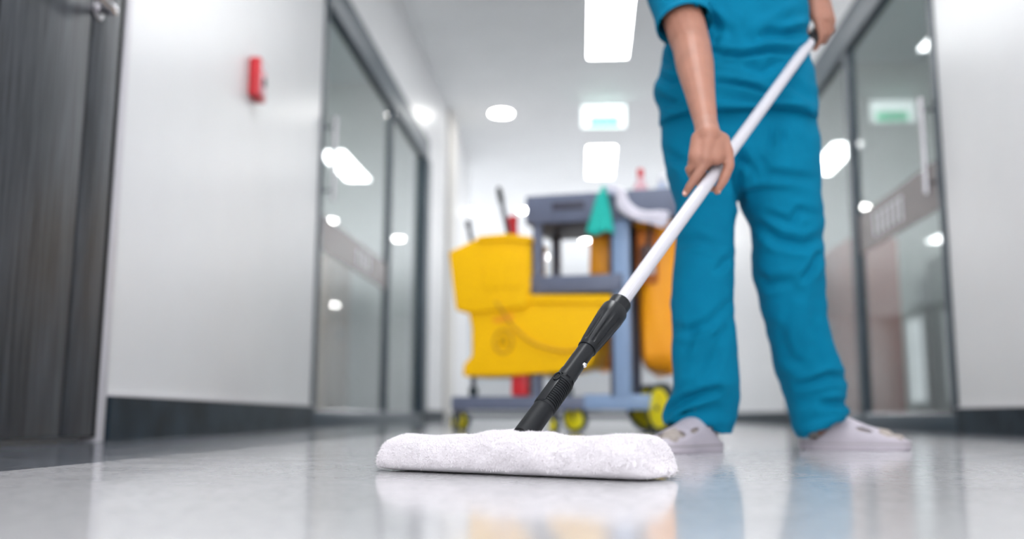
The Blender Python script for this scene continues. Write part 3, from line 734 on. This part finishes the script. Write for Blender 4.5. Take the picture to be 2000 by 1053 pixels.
# y, xl, xr, Y, depth
ringloft(bm, interp_rings([(205, 1299, 1585, 2.51, .105), (245, 1290, 1594, 2.51, .118), (280, 1292, 1599, 2.51, .122), (330, 1303, 1601, 2.51, .120), (360, 1308, 1600, 2.51, .105), (382, 1316, 1600, 2.51, .085)]))
ringloft(bm, interp_rings([(330, 1303, 1450, 2.50, .10), (400, 1319, 1440, 2.49, .092), (450, 1321, 1434, 2.48, .085), (500, 1317, 1432, 2.47, .083), (560, 1313, 1431, 2.46, .082), (610, 1311, 1433, 2.46, .08), (660, 1313, 1438, 2.47, .078), (712, 1315, 1443, 2.48, .078), (750, 1316, 1444, 2.48, .08), (768, 1311, 1444, 2.50, .082), (790, 1299, 1443, 2.51, .080), (815, 1294, 1441, 2.52, .078), (830, 1297, 1437, 2.52, .076), (838, 1330, 1434, 2.53, .07), (852, 1395, 1430, 2.53, .05)], 4))
ringloft(bm, interp_rings([(330, 1440, 1601, 2.52, .10), (395, 1447, 1601, 2.53, .095), (437, 1466, 1607, 2.54, .09), (500, 1468, 1609, 2.56, .088), (537, 1471, 1610, 2.57, .086), (617, 1492, 1613, 2.60, .084), (665, 1504, 1625, 2.63, .083), (712, 1515, 1641, 2.66, .083), (745, 1523, 1651, 2.68, .083), (765, 1528, 1653, 2.69, .083), (785, 1533, 1647, 2.70, .084), (800, 1537, 1658, 2.70, .086), (820, 1543, 1646, 2.70, .085), (840, 1549, 1615, 2.70, .075), (858, 1560, 1582, 2.70, .045)], 4))
tr = remesh('trousers', bm, .0065, M['scrub'], PER, 5)
TF = [
    ([(1296, 815), (1312, 798), (1345, 778), (1400, 762)], 8, .012), ([(1300, 838), (1330, 812), (1400, 800)], 9, .004),
    ([(1318, 640), (1345, 648), (1385, 632), (1425, 592)], 9, .006), ([(1320, 478), (1360, 468), (1405, 482)], 9, .005),
    ([(1400, 530), (1425, 500)], 7, .005), ([(1330, 700), (1348, 660), (1360, 620)], 10, .004), ([(1370, 760), (1400, 690), (1420, 620)], 12, .004),
    ([(1650, 738), (1620, 735), (1590, 745), (1560, 752)], 8, .008), ([(1655, 790), (1630, 788), (1606, 792)], 8, .010),
    ([(1570, 545), (1585, 525), (1598, 500)], 7, .009), ([(1480, 440), (1520, 470), (1570, 478), (1608, 462)], 10, .008), ([(1475, 540), (1500, 555), (1540, 550)], 10, .006),
    ([(1500, 420), (1545, 436), (1560, 412), (1600, 420)], 8, .006), ([(1560, 830), (1600, 815), (1650, 800)], 10, .004),
    ([(1444, 395), (1440, 350), (1450, 300)], 9, .014), ([(1440, 300), (1465, 325), (1480, 345)], 8, .010), ([(1475, 300), (1500, 340), (1590, 350)], 9, .006), ([(1510, 250), (1505, 290)], 6, .005), ([(1528, 252), (1530, 280)], 6, .005),
    ([(1300, 300), (1340, 320), (1350, 350)], 9, .005), ([(1520, 640), (1540, 700), (1575, 720)], 10, .004), ([(1600, 560), (1590, 640), (1600, 700)], 12, .004), ([(1540, 595), (1530, 650)], 8, .003)]
fold(tr, TF, .0045, 2.0)
open_bottom(tr, lambda c_, n_: c_.z < .105 and n_.z < -.75)
# waistband cord
bm = bmesh.new()
# torso of the shirt
ringloft(bm, interp_rings([(-100, 1340, 1540, 2.47, .08), (-60, 1310, 1570, 2.47, .105), (-20, 1300, 1578, 2.47, .115), (30, 1298, 1576, 2.47, .120), (80, 1300, 1577, 2.48, .122), (108, 1290, 1579, 2.49, .124), (132, 1291, 1582, 2.49, .125), (150, 1281, 1588, 2.49, .128), (175, 1274, 1592, 2.49, .130), (188, 1277, 1594, 2.49, .130), (207, 1288, 1596, 2.49, .132), (228, 1286, 1596, 2.49, .134), (240, 1287, 1596, 2.49, .134)], 4))
capsule(bm, shR + Vector((.02, 0, .0)), Vector((.40, 2.45, 1.42)), .07, .075, 24)
capsule(bm, shL + Vector((-.02, 0, 0)), Vector((.40, 2.45, 1.42)), .07, .075, 24)
dR = (elR - shR).normalized(); slE = elR - dR * .075
capsule(bm, shR, slE, .072, .069, 24)
dL = (elL - shL).normalized(); capsule(bm, shL, shL + dL * .15, .066, .064, 24)
capsule(bm, Vector((.33, 2.455, 1.33)), Vector((.45, 2.46, 1.33)), .105, .105, 24)
# trims: cut sleeve ends flat
sh = remesh('shirt', bm, .0065, M['scrub'], PER, 4)
SF = [([(1386, 98), (1410, 104), (1450, 108), (1500, 100), (1545, 103)], 6, .016), ([(1388, 112), (1420, 120), (1450, 122)], 5, .007), ([(1398, 160), (1430, 162), (1475, 172), (1500, 180)], 5, .013),
      ([(1500, 70), (1540, 68), (1575, 60)], 10, .014), ([(1470, 82), (1520, 50), (1560, 30)], 12, .006), ([(1460, 132), (1490, 140), (1520, 122)], 8, .008),
      ([(1400, 225), (1440, 228), (1480, 236)], 6, .006), ([(1500, 212), (1540, 214), (1575, 218)], 6, .010), ([(1360, 0), (1375, 30), (1420, 60)], 9, .010), ([(1285, 150), (1310, 160), (1330, 155)], 8, .010),
      ([(1280, 190), (1300, 200), (1330, 205)], 8, .008), ([(1385, 20), (1400, 60), (1390, 90)], 9, .008), ([(1290, 110), (1305, 125)], 7, .007), ([(1410, 190), (1450, 195), (1510, 205)], 7, .006), ([(1540, 160), (1570, 180), (1590, 190)], 9, .005)]
fold(sh, SF, .0045, 7.0)
zh = P(1440, 236, 2.37).z
open_bottom(sh, lambda c_, n_: (abs((c_ - slE).dot(dR) - 0) < 1 and (c_ - slE).dot(dR) > -.004 and (c_ - slE).length < .10) or ((c_ - shL).dot(dL) > .155 and (c_ - shL - dL * .15).length < .1) or (c_.z < zh + .03 and n_.z < -.8))
# hem seam bands
def rim(o_, cen_, axd, r, name):
    b = bmesh.new(); loft(b, [cen_ + axd * -.014, cen_ + axd * -.012, cen_ + axd * .0, cen_ + axd * .002], [r - .001, r + .0015, r + .0015, r - .001], 48, False)
    return obj(name, b, M['scrub'], o_, smooth=True)
rim(sh, slE, dR, .0705, 'sleeve_hem')

# ---- slippers
def slipper(origin, ang, L, label, mirror=1):
    e = empty('slipper', origin, ang)
    e.parent = PER; e.matrix_parent_inverse = PER.matrix_world.inverted(); e['label'] = label
    def wd_(s, k=1.0):      # half widths inner / outer at s (0 heel..1 toe)
        return float(np.interp(s, [0, .04, .12, .3, .5, .68, .82, .92, .975, 1], [.008, .024, .034, .036, .040, .048, .047, .038, .022, .006])) * k
    def solept(s, th, z, k=1.0):
        c_, s_ = math.cos(th), math.sin(th); return Vector((s * L, mirror * (.004 * math.sin(s * 3.1)) + s_ * wd_(s, k), z))
    b = bmesh.new(); N = 40; loops = []
    def outline(k, z, sh_=0.0):
        pts = []
        for i in range(N): s = (1 - math.cos(math.pi * i / (N - 1))) / 2; pts.append(Vector((sh_ + s * (L - 2 * sh_), wd_(s, k), z)))
        for i in range(N - 2, 0, -1): s = (1 - math.cos(math.pi * i / (N - 1))) / 2; pts.append(Vector((sh_ + s * (L - 2 * sh_), -wd_(s, k), z)))
        return pts
    ringloft(b, [outline(.94, .0, .004), outline(1.0, .004), outline(1.04, .012, -.002), outline(1.02, .017), outline(1.03, .020), outline(1.0, .026), outline(.93, .027, .003)])
    bmesh.ops.recalc_face_normals(b, faces=b.faces[:])
    so = obj('sole', b, M['slide'], None, auto=50); so.parent = e
    b = bmesh.new(); ringloft(b, [outline(1.045, .0165, -.002), outline(1.045, .019, -.002)], False); g_ = obj('sole_groove', b, M['slidein'], None, smooth=True); g_.parent = so
    # upper: arches over the foot from s=.42 to toe
    b = bmesh.new(); NS, NA = 44, 36; grid = []
    for i in range(NS + 1):
        u = i / NS; row = []
        for j in range(NA + 1):
            a = math.pi * j / NA
            s0 = .12 + .29 * (math.sin(a)); s = s0 + (0.985 - s0) * u
            zt = float(np.interp(s, [.10, .28, .40, .5, .62, .75, .86, .94, 1], [.06, .086, .096, .084, .068, .057, .047, .036, .022]))
            w_ = wd_(s, 1.03) * (1 + .06 * math.sin(a))
            row.append(b.verts.new((s * L, math.cos(a) * w_, .021 + (zt - .021) * math.sin(a) ** .75)))
        grid.append(row)
    for i in range(NS):
        for j in range(NA):
            u = (i + .5) / NS; a = (j + .5) / NA
            f_ = True
            if ((u - .73) / .17) ** 2 + ((a - (.60 if mirror > 0 else .48)) / (.25 if mirror > 0 else .30)) ** 2 < 1: f_ = False        # toe opening
            aa = a if mirror > 0 else 1 - a
            for cu, ca in ((.42, .80), (.42, .20)):
                if ((u - cu) / .10) ** 2 + ((aa - ca) / .045) ** 2 < 1: f_ = False        # side slots
            if f_: b.faces.new((grid[i][j], grid[i + 1][j], grid[i + 1][j + 1], grid[i][j + 1]))
    bmesh.ops.delete(b, geom=[v for v in b.verts if not v.link_faces], context='VERTS')
    bmesh.ops.smooth_vert(b, verts=[v for v in b.verts if v.is_boundary and v.co.z > .03 and v.co.x > .45 * L], factor=.5, use_axis_x=True, use_axis_y=True, use_axis_z=True)
    bmesh.ops.recalc_face_normals(b, faces=b.faces[:])
    up = obj('upper', b, M['slide'], None, smooth=True); up.parent = e
    mod(up, 'SOLIDIFY', thickness=.0045, offset=-1); mod(up, 'SUBSURF', levels=1, render_levels=1)
    # sock and foot inside
    b = bmesh.new()
    capsule(b, (.16 * L, 0, .052), (.50 * L, 0, .045), .029, .031); capsule(b, (.50 * L, 0, .043), (.78 * L, 0, .038), .029, .020)
    for k_ in range(5):
        yy = (-.030 + .0145 * k_) * mirror; xx = L * (.90 - .018 * k_ - (.012 if k_ == 0 else 0)); rr = (.0125, .0095, .009, .0088, .0082)[k_]
        capsule(b, (.70 * L, yy * .85, .034), (xx, yy, .032), rr, rr)
    capsule(b, (.16 * L, 0, .05), (.22 * L, 0, .085), .028, .030)
    for v in b.verts: v.co.z = max(v.co.z, .0275)
    sk = remesh('sock', b, .004, M['sock'], None, 4); sk.parent = e
    return e
tL = ground(1302, 884); slipper(Vector((.345, 2.555, 0)), math.atan2(-.225, -.175), .29, 'lilac-grey slipper pointing toward the mop pad', -1)
slipper(Vector((.600, 2.755, 0)), math.atan2(-.045, .27), .292, 'lilac-grey slipper pointing to the right', 1)

# ------------------------------------------------------------------ cart with bucket
CY = 5.0; TH = math.radians(12)
EU = Vector((math.cos(TH), -math.sin(TH), 0)); EV = Vector((math.sin(TH), math.cos(TH), 0)); EZ = Vector((0, 0, 1))
O0 = P(1216, 800, 4.95); O0.z = 0
CM = frame_mat(O0, EU, EV, EZ)
CMI = CM.inverted()
def cl(px, py, v=0.0): return CMI @ hit(px, py, O0 + EV * v, EV)          # local cart coordinates on the plane v
def cb(name, b, m, parent, bev=.008): return boxobj(name, b, M[m], parent, bev=bev, M=CM)
cart = tag(empty('janitor_cart', O0), 'blue-grey plastic janitor cart with shelves and yellow wheels behind the worker', 'cart')
uL, uR = cl(880, 790).x, .26
zp0, zp1 = cl(1000, 801).z, cl(1000, 774).z
zp0 = max(zp0, .10)
cb('base_platform', (uL, -.20, .0, .5, zp0, zp1), 'cart', cart, .012); cb('base_beam', (-.21, uR, .005, .06, zp0 + .002, zp1 + .01), 'cart_lit', cart, .012); cb('base_deck', (-.21, uR, .05, .5, zp0 + .01, zp1 - .01), 'cart', cart, .01)
zt0, zt1 = cl(1160, 432).z, cl(1200, 374).z
um = cl(1048, 450).x
for (u0, u1, v0, v1, m_) in [(-.045, .045, .0, .07, 'cart_lit'), (um - .025, um + .025, .0, .06, 'cart'), (-.045, .03, .42, .48, 'cart'), (um - .025, um + .025, .42, .48, 'cart')]:
    cb('post', (u0, u1, v0, v1, zp1 - .005, zt0 + .02), m_, cart, .01)
cb('post_shade_side', (-.062, -.045, .0, .07, zp1, zt0), 'cartd', cart, .003)  # side of the post turned from the light, its shade put into the colour
bm = bmesh.new()
# trays: floor plus four walls
def tray(z0, z1, u0, u1, name, m_):
    t = cb(name, (u0, u1, -.01, .50, z0, z0 + .02), 'cartd', cart, .004)
    for b_ in [(u0, u1, -.015, .012, z0, z1), (u0, u1, .485, .51, z0, z1), (u0 - .01, u0 + .02, -.01, .5, z0, z1), (u1 - .02, u1 + .01, -.01, .5, z0, z1)]:
        cb('tray_wall', b_, m_, t, .006)
    return t
tray(zt0, zt1, um - .05, .30, 'top_tray', 'cart')
zm0, zm1 = cl(1120, 572).z, cl(1120, 538).z
tray(zm0, zm1, um - .03, -.0, 'middle_shelf', 'cart')
# wheels
def wheel(px, py, v, rpx, rot, name, thick=.035, wob=1):
    c_ = cl(px, py, v); r = c_.z if name == 'wheel' else rpx / F * CY
    r = c_.z - .002 if c_.z > .02 else .05
    cw = CM @ Vector((c_.x, v, r + .0)); axv = (EU * math.sin(rot) + EV * math.cos(rot)).normalized()
    fork_top = zp0
    w = obj(name, loft(bmesh.new(), [cw - axv * thick * .5, cw - axv * thick * .35, cw + axv * thick * .35, cw + axv * thick * .5], [r * .9, r, r, r * .9], 36), M['tyre'], cart, auto=40)
    obj('hub', loft(bmesh.new(), [cw - axv * (thick * .5 + .008), cw - axv * thick * .5, cw + axv * thick * .5, cw + axv * (thick * .5 + .008)], [r * .55, r * .78, r * .78, r * .55], 30), M['wheely'], w, auto=40)
    if c_.z < .09:
        b = bmesh.new(); up_ = Vector((cw.x, cw.y, zp0))
        s_ = axv * (thick * .5 + .014)
        for s2 in (-1, 1): loft(b, [cw + s_ * s2, Vector((cw.x, cw.y, r * 2 + .004)) + s_ * s2 * .9], .006, 8)
        loft(b, [Vector((cw.x, cw.y, r * 2)), up_ + Vector((0, 0, .004))], .016, 12)
        obj('fork', b, M['cartd'], w, auto=40)
    else:
        obj('axle', loft(bmesh.new(), [cw - axv * (thick * .5 + .012), cw + axv * (thick * .5 + .04)], .012, 12), M['cartd'], w, auto=40)
wheel(1293, 797, -.03, 45, math.radians(50), 'wheel', .04)
wheel(1270, 797, .46, 45, math.radians(10), 'wheel', .04)
wheel(890, 826, .05, 18, math.radians(70), 'caster', .03); wheel(1083, 830, -.02, 20, math.radians(45), 'caster', .03); wheel(1124, 818, .10, 22, math.radians(15), 'caster', .035)
wheel(905, 822, .45, 18, math.radians(30), 'caster', .03)
# logo plate on the tray face
pc = cl(1110, 402, -.016)
cb('name_plate', (pc.x - .09, pc.x + .09, -.019, -.014, pc.z - .022, pc.z + .022), 'cartd', cart, .002)

# orange waste bag
bag = tag(empty('orange_waste_bag', CM @ Vector((.1, .6, zt0 - .75))), 'orange vinyl waste bag hanging behind the right posts of the cart', 'bag')
def bagloft(u0, u1, v0, v1, z0, z1, m_, name, sag=.02):
    b = bmesh.new(); rings_ = []; n = 60
    for i in range(24):
        t = i / 23; z = z1 + (z0 - z1) * t
        k_ = 1 + .04 * math.sin(t * math.pi) if t < .93 else 1 - (t - .93) * 2.2
        ring = []
        for j in range(n):
            th = 2 * math.pi * j / n; c_, s_ = math.cos(th), math.sin(th); c_ = math.copysign(abs(c_) ** .45, c_); s_ = math.copysign(abs(s_) ** .45, s_)
            w_ = 1 + .018 * math.sin(th * 7 + t * 3) + .012 * math.sin(th * 13 - t * 5)
            ring.append(CM @ Vector(((u0 + u1) / 2 + (u1 - u0) / 2 * c_ * k_ * w_, (v0 + v1) / 2 + (v1 - v0) / 2 * s_ * k_ * w_, z + (.02 * math.sin(th * 2) if i == 23 else 0))))
        rings_.append(ring)
    ringloft(b, rings_); bmesh.ops.recalc_face_normals(b, faces=b.faces[:])
    return obj(name, b, M[m_], bag, smooth=True)
zb1, zb0 = cl(1270, 428, .3).z, cl(1270, 722, .06).z
bagloft(cl(1150, 500, .56).x, cl(1225, 500, .56).x, .55, .80, cl(1170, 718, .52).z, cl(1170, 415, .52).z, 'orange', 'rear_bag')
bagloft(.07, .30, .08, .78, zb0, zt0 - .02, 'orange', 'front_bag')
cb('bag_rim', (.06, .31, .07, .50, zt0 - .03, zt0 - .005), 'orange', bag, .006)
u_ = cl(1268, 500, .06)
cb('dark_flap', (u_.x - .065, u_.x + .045, .045, .072, u_.z - .15, u_.z + .14), 'orangedk', bag, .02)
# black brush hanging in front of the bag
br = tag(empty('scrub_brush', CM @ Vector((u_.x, .03, u_.z))), 'dark brush hanging in front of the orange waste bag', 'brush')
b = bmesh.new(); box(b, u_.x - .045, u_.x + .03, .0, .042, u_.z - .06, u_.z + .05, bev=.012, M=CM); obj('brush_head', b, M['brown'], br, auto=40)
b = bmesh.new(); loft(b, [CM @ Vector((u_.x, .02, u_.z + .04)), CM @ Vector((u_.x + .02, .02, u_.z + .2))], [.012, .009], 12); obj('handle', b, M['black'], br, auto=40)
b = bmesh.new()
for i in range(7):
    for j in range(3): loft(b, [CM @ Vector((u_.x - .038 + i * .011, .008 + j * .012, u_.z - .055)), CM @ Vector((u_.x - .038 + i * .011, .008 + j * .012, u_.z - .10))], .004, 6)
bo = obj('bristles', b, M['white'], br); bo['kind'] = 'stuff'

sa, sb = cl(1151, 532, .10), cl(1191, 446, .10)
ob = tag(empty('folded_orange_bag', CM @ Vector(((sa.x + sb.x) / 2, .2, zm0 + .02))), 'folded orange bag standing on the middle shelf below the teal cloth', 'bag')
bm = bmesh.new(); box(bm, sa.x, sb.x, .10, .34, zm0 + .021, sb.z, bev=.018, M=CM); obj('bag_body', bm, M['orange'], ob, auto=50)
bm = bmesh.new(); box(bm, sa.x - .004, sb.x + .004, .094, .346, sb.z - .05, sb.z - .03, bev=.004, M=CM); obj('bag_seam', bm, M['orangedk'], ob, auto=50)
# yellow mop bucket
VB = -.03
def bp(px, py, v=VB):
    c_ = cl(px, py, v); return CM @ Vector((c_.x, v, c_.z))
bu0 = cl(905, 735, VB)
bk = tag(empty('mop_bucket', CM @ Vector((cl(1000, 735, VB).x, .18, zp1))), 'yellow plastic mop bucket standing on the base of the cart', 'bucket')
def profile(name, pts, v0, depth, m_, parent, bev=.012):
    b = bmesh.new(); P_ = []
    for (x, y) in pts:
        c_ = cl(x, y, v0); P_.append(CM @ Vector((c_.x, v0, c_.z)))
    fs = prism(b, P_, EV * depth)
    if bev: bmesh.ops.bevel(b, geom=b.edges[:], offset=bev, segments=3, affect='EDGES', profile=.6, clamp_overlap=True)
    return obj(name, b, M[m_], parent, auto=45)
body_b = profile('bucket_body', [(900, 590), (912, 600), (921, 640), (921, 695), (905, 712), (903, 735), (1000, 733), (1095, 727), (1150, 715), (1172, 660), (1188, 598), (1188, 580), (1060, 578), (1030, 582)], VB, .40, 'yellow', bk)
profile('bucket_rim', [(1028, 592), (1192, 592), (1194, 576), (1026, 576)], VB - .012, .424, 'yellow', bk, .006)
wr = tag(profile('wringer', [(876, 492), (905, 478), (935, 464), (985, 460), (1033, 464), (1034, 560), (1028, 600), (920, 612), (890, 606), (884, 560)], VB - .02, .36, 'yellow', None), 'yellow side-press wringer seated on the end of the mop bucket', 'wringer')
wrim = profile('wringer_lip', [(934, 474), (985, 469), (1035, 473), (1036, 461), (985, 456), (932, 461)], VB - .032, .384, 'yellow', wr, .005)
wp = profile('press_plate', [(940, 490), (1020, 486), (1018, 560), (945, 565)], VB - .024, .01, 'yellow', wr, .003)
ring_c = cl(983, 667, VB - .002); b = bmesh.new()
cpt = [CM @ Vector((ring_c.x + .052 * math.cos(a), VB - .002, ring_c.z + .062 * math.sin(a))) for a in [i * math.pi / 16 for i in range(33)]]
loft(b, cpt, .006, 8, False)
tri = [CM @ Vector((ring_c.x + .026 * math.cos(a), VB - .002, ring_c.z + .030 * math.sin(a))) for a in (math.pi / 2, math.pi * 7 / 6, math.pi * 11 / 6, math.pi / 2)]
loft(b, tri, .006, 6, False)
em = obj('round_emblem', b, M['ydark'], body_b, smooth=True)
hp_ = [bp(968, 588, VB - .022), bp(985, 612, VB - .022), bp(1005, 640, VB - .022), bp(1045, 672, VB - .022), bp(1110, 686, VB - .016), bp(1165, 668, VB - .006)]
obj('bail_handle', loft(bmesh.new(), curve_pts(hp_, 30), .0055, 8), M['ydark'], bk, smooth=True)
bs = profile('maker_label', [(962, 622), (1000, 614), (1002, 624), (964, 632)], VB - .003, .004, 'orange', body_b, .001)
for i, (px, v) in enumerate([(925, .02), (1110, .02), (925, .33), (1110, .33)]):
    c_ = cl(px, 740, v); rr = .026; cw = CM @ Vector((c_.x, v, zp1 + rr + .001))
    top_z = cl(px, 733, VB).z
    w = obj('caster', loft(bmesh.new(), [cw - EV * .012, cw + EV * .012], rr, 24), M['tyre'], bk, auto=40)
    obj('fork', loft(bmesh.new(), [cw + EZ * .02, Vector((cw.x, cw.y, top_z + .01))], .014, 12), M['cartd'], w, auto=40)
# red pedal piece under the bucket
rp = cl(1016, 752, .02)
obj('foot_pedal', box(bmesh.new(), rp.x - .045, rp.x + .045, .0, .10, zp1 + .002, cl(1016, 728, .0).z, bev=.008, M=CM), M['red'], bk, auto=40)['label'] = 'red foot pedal under the bucket'
# tools standing in the wringer
def tool(name, x0, y0, x1, y1, v, r, m_, label, cat, r2=None, m2='black'):
    a, b2 = bp(x0, y0, v), bp(x1, y1, v); e = tag(empty(name, a), label, cat)
    obj('shaft', loft(bmesh.new(), [a, a.lerp(b2, .5), b2], [r, r, r * .9], 14), M[m_], e, auto=50)
    g_ = a.lerp(b2, .72); obj('grip', loft(bmesh.new(), [g_, a.lerp(b2, .76), a.lerp(b2, .97), b2 + (b2 - a).normalized() * .006], [r, r2 or r * 1.35, r2 or r * 1.3, r * .7], 14), M[m2], e, auto=50)
tool('brush_handle', 996, 472, 974, 368, .10, .013, 'cartd', 'tall dark handle leaning out of the yellow wringer', 'handle')
tool('brush_handle', 922, 475, 914, 432, .12, .012, 'black', 'short black handle at the left end of the wringer', 'handle')
tool('squeegee_handle', 1004, 472, 1001, 424, .16, .026, 'red', 'thick red handle standing in the wringer beside the cart post', 'handle', .03, 'red')
# things on the top tray
zt = zt0 + .021
cl_e = tag(empty('cleaning_cloth', bp(1175, 380, -.03)), 'teal cloth hanging over the front edge of the cart top', 'cloth')
b = bmesh.new(); rings_ = []
for i in range(16):
    t = i / 15; y = 376 + (458 - 376) * t; xl = np.interp(t, [0, .2, 1], [1170, 1163, 1144]); xr = np.interp(t, [0, .2, 1], [1186, 1190, 1201])
    a_, b2 = cl(xl, y, -.035), cl(xr, y, -.035); ring = []
    for j in range(40):
        th = 2 * math.pi * j / 40; c_ = math.cos(th); s_ = math.sin(th)
        ring.append(CM @ Vector(((a_.x + b2.x) / 2 + (b2.x - a_.x) / 2 * c_, -.045 + (.008 + .016 * t) * s_ * (1 + .35 * math.sin(c_ * 9)), a_.z + (.012 * math.sin(c_ * 4) if i == 15 else 0))))
    rings_.append(ring)
ringloft(b, rings_); bmesh.ops.recalc_face_normals(b, faces=b.faces[:]); obj('cloth_drape', b, M['teal'], cl_e, smooth=True)
b = bmesh.new(); q1, q2 = cl(1178, 378, -.03), None
loft(b, curve_pts([CM @ Vector((q1.x, -.04, q1.z - .01)), CM @ Vector((q1.x, -.03, zt1 + .012)), CM @ Vector((q1.x, .02, zt1 + .012)), CM @ Vector((q1.x, .03, zt1 - .03))], 12), [.014] * 12, 12); obj('cloth_fold', b, M['teal'], cl_e, smooth=True)
mh = tag(empty('string_mop_head', bp(1240, 400, -.03)), 'white string mop head draped over the right corner of the cart top', 'mop head')
b = bmesh.new()
for i in range(34):
    o_ = random.uniform(-1, 1); w_ = random.uniform(-1, 1)
    pts = [(1190 + 5 * o_, 368 + 5 * w_), (1212 + 7 * o_, 378 + 6 * w_), (1218 + 11 * o_, 400 + 7 * w_), (1240 + 8 * o_, 418 + 9 * w_), (1268 + 8 * o_, 424 + 10 * w_), (1300 + 9 * o_, 430 + 12 * w_ + 6 * math.sin(i))]
    vv = -.05 - random.random() * .035
    loft(b, curve_pts([bp(x, y, vv + .006 * math.sin(k_ * 2 + i)) for k_, (x, y) in enumerate(pts)], 22), .0075, 7)
so = obj('strands', b, M['string'], mh, smooth=True); so['kind'] = 'stuff'
cb('head_band', (cl(1198, 372, -.06).x - .03, cl(1198, 372, -.06).x + .02, -.09, -.045, zt1 - .035, zt1 + .012), 'palebox', mh, .01)
def bottle(px, v, hgt_, r, m_, capm, label, tilt=0.0):
    u = cl(px, 400, v).x; base_ = CM @ Vector((u, v, zt)); e = tag(empty('cleaner_bottle', base_), label, 'bottle')
    d = Vector((math.sin(tilt), 0, math.cos(tilt)))
    obj('bottle_body', loft(bmesh.new(), [base_, base_ + d * .006, base_ + d * hgt_ * .6, base_ + d * hgt_ * .78, base_ + d * hgt_ * .82], [r * .9, r, r, r * .4, r * .38], 24), M[m_], e, auto=50)
    obj('cap', loft(bmesh.new(), [base_ + d * hgt_ * .82, base_ + d * hgt_ * .98, base_ + d * hgt_], [r * .45, r * .45, r * .35], 20), M[capm], e, auto=50)
bottle(1252, .08, .27, .040, 'pink', 'red', 'pink bottle with red cap on the cart top')
bottle(1243, .30, .22, .045, 'cartd', 'black', 'dark bottle on the cart top beside the string mop head')
bottle(1294, .12, .24, .05, 'palebox', 'white', 'pale blue bottle at the right end of the cart top')
bottle(1150, .30, .21, .035, 'white', 'palebox', 'slim white bottle on the cart top behind the teal cloth')
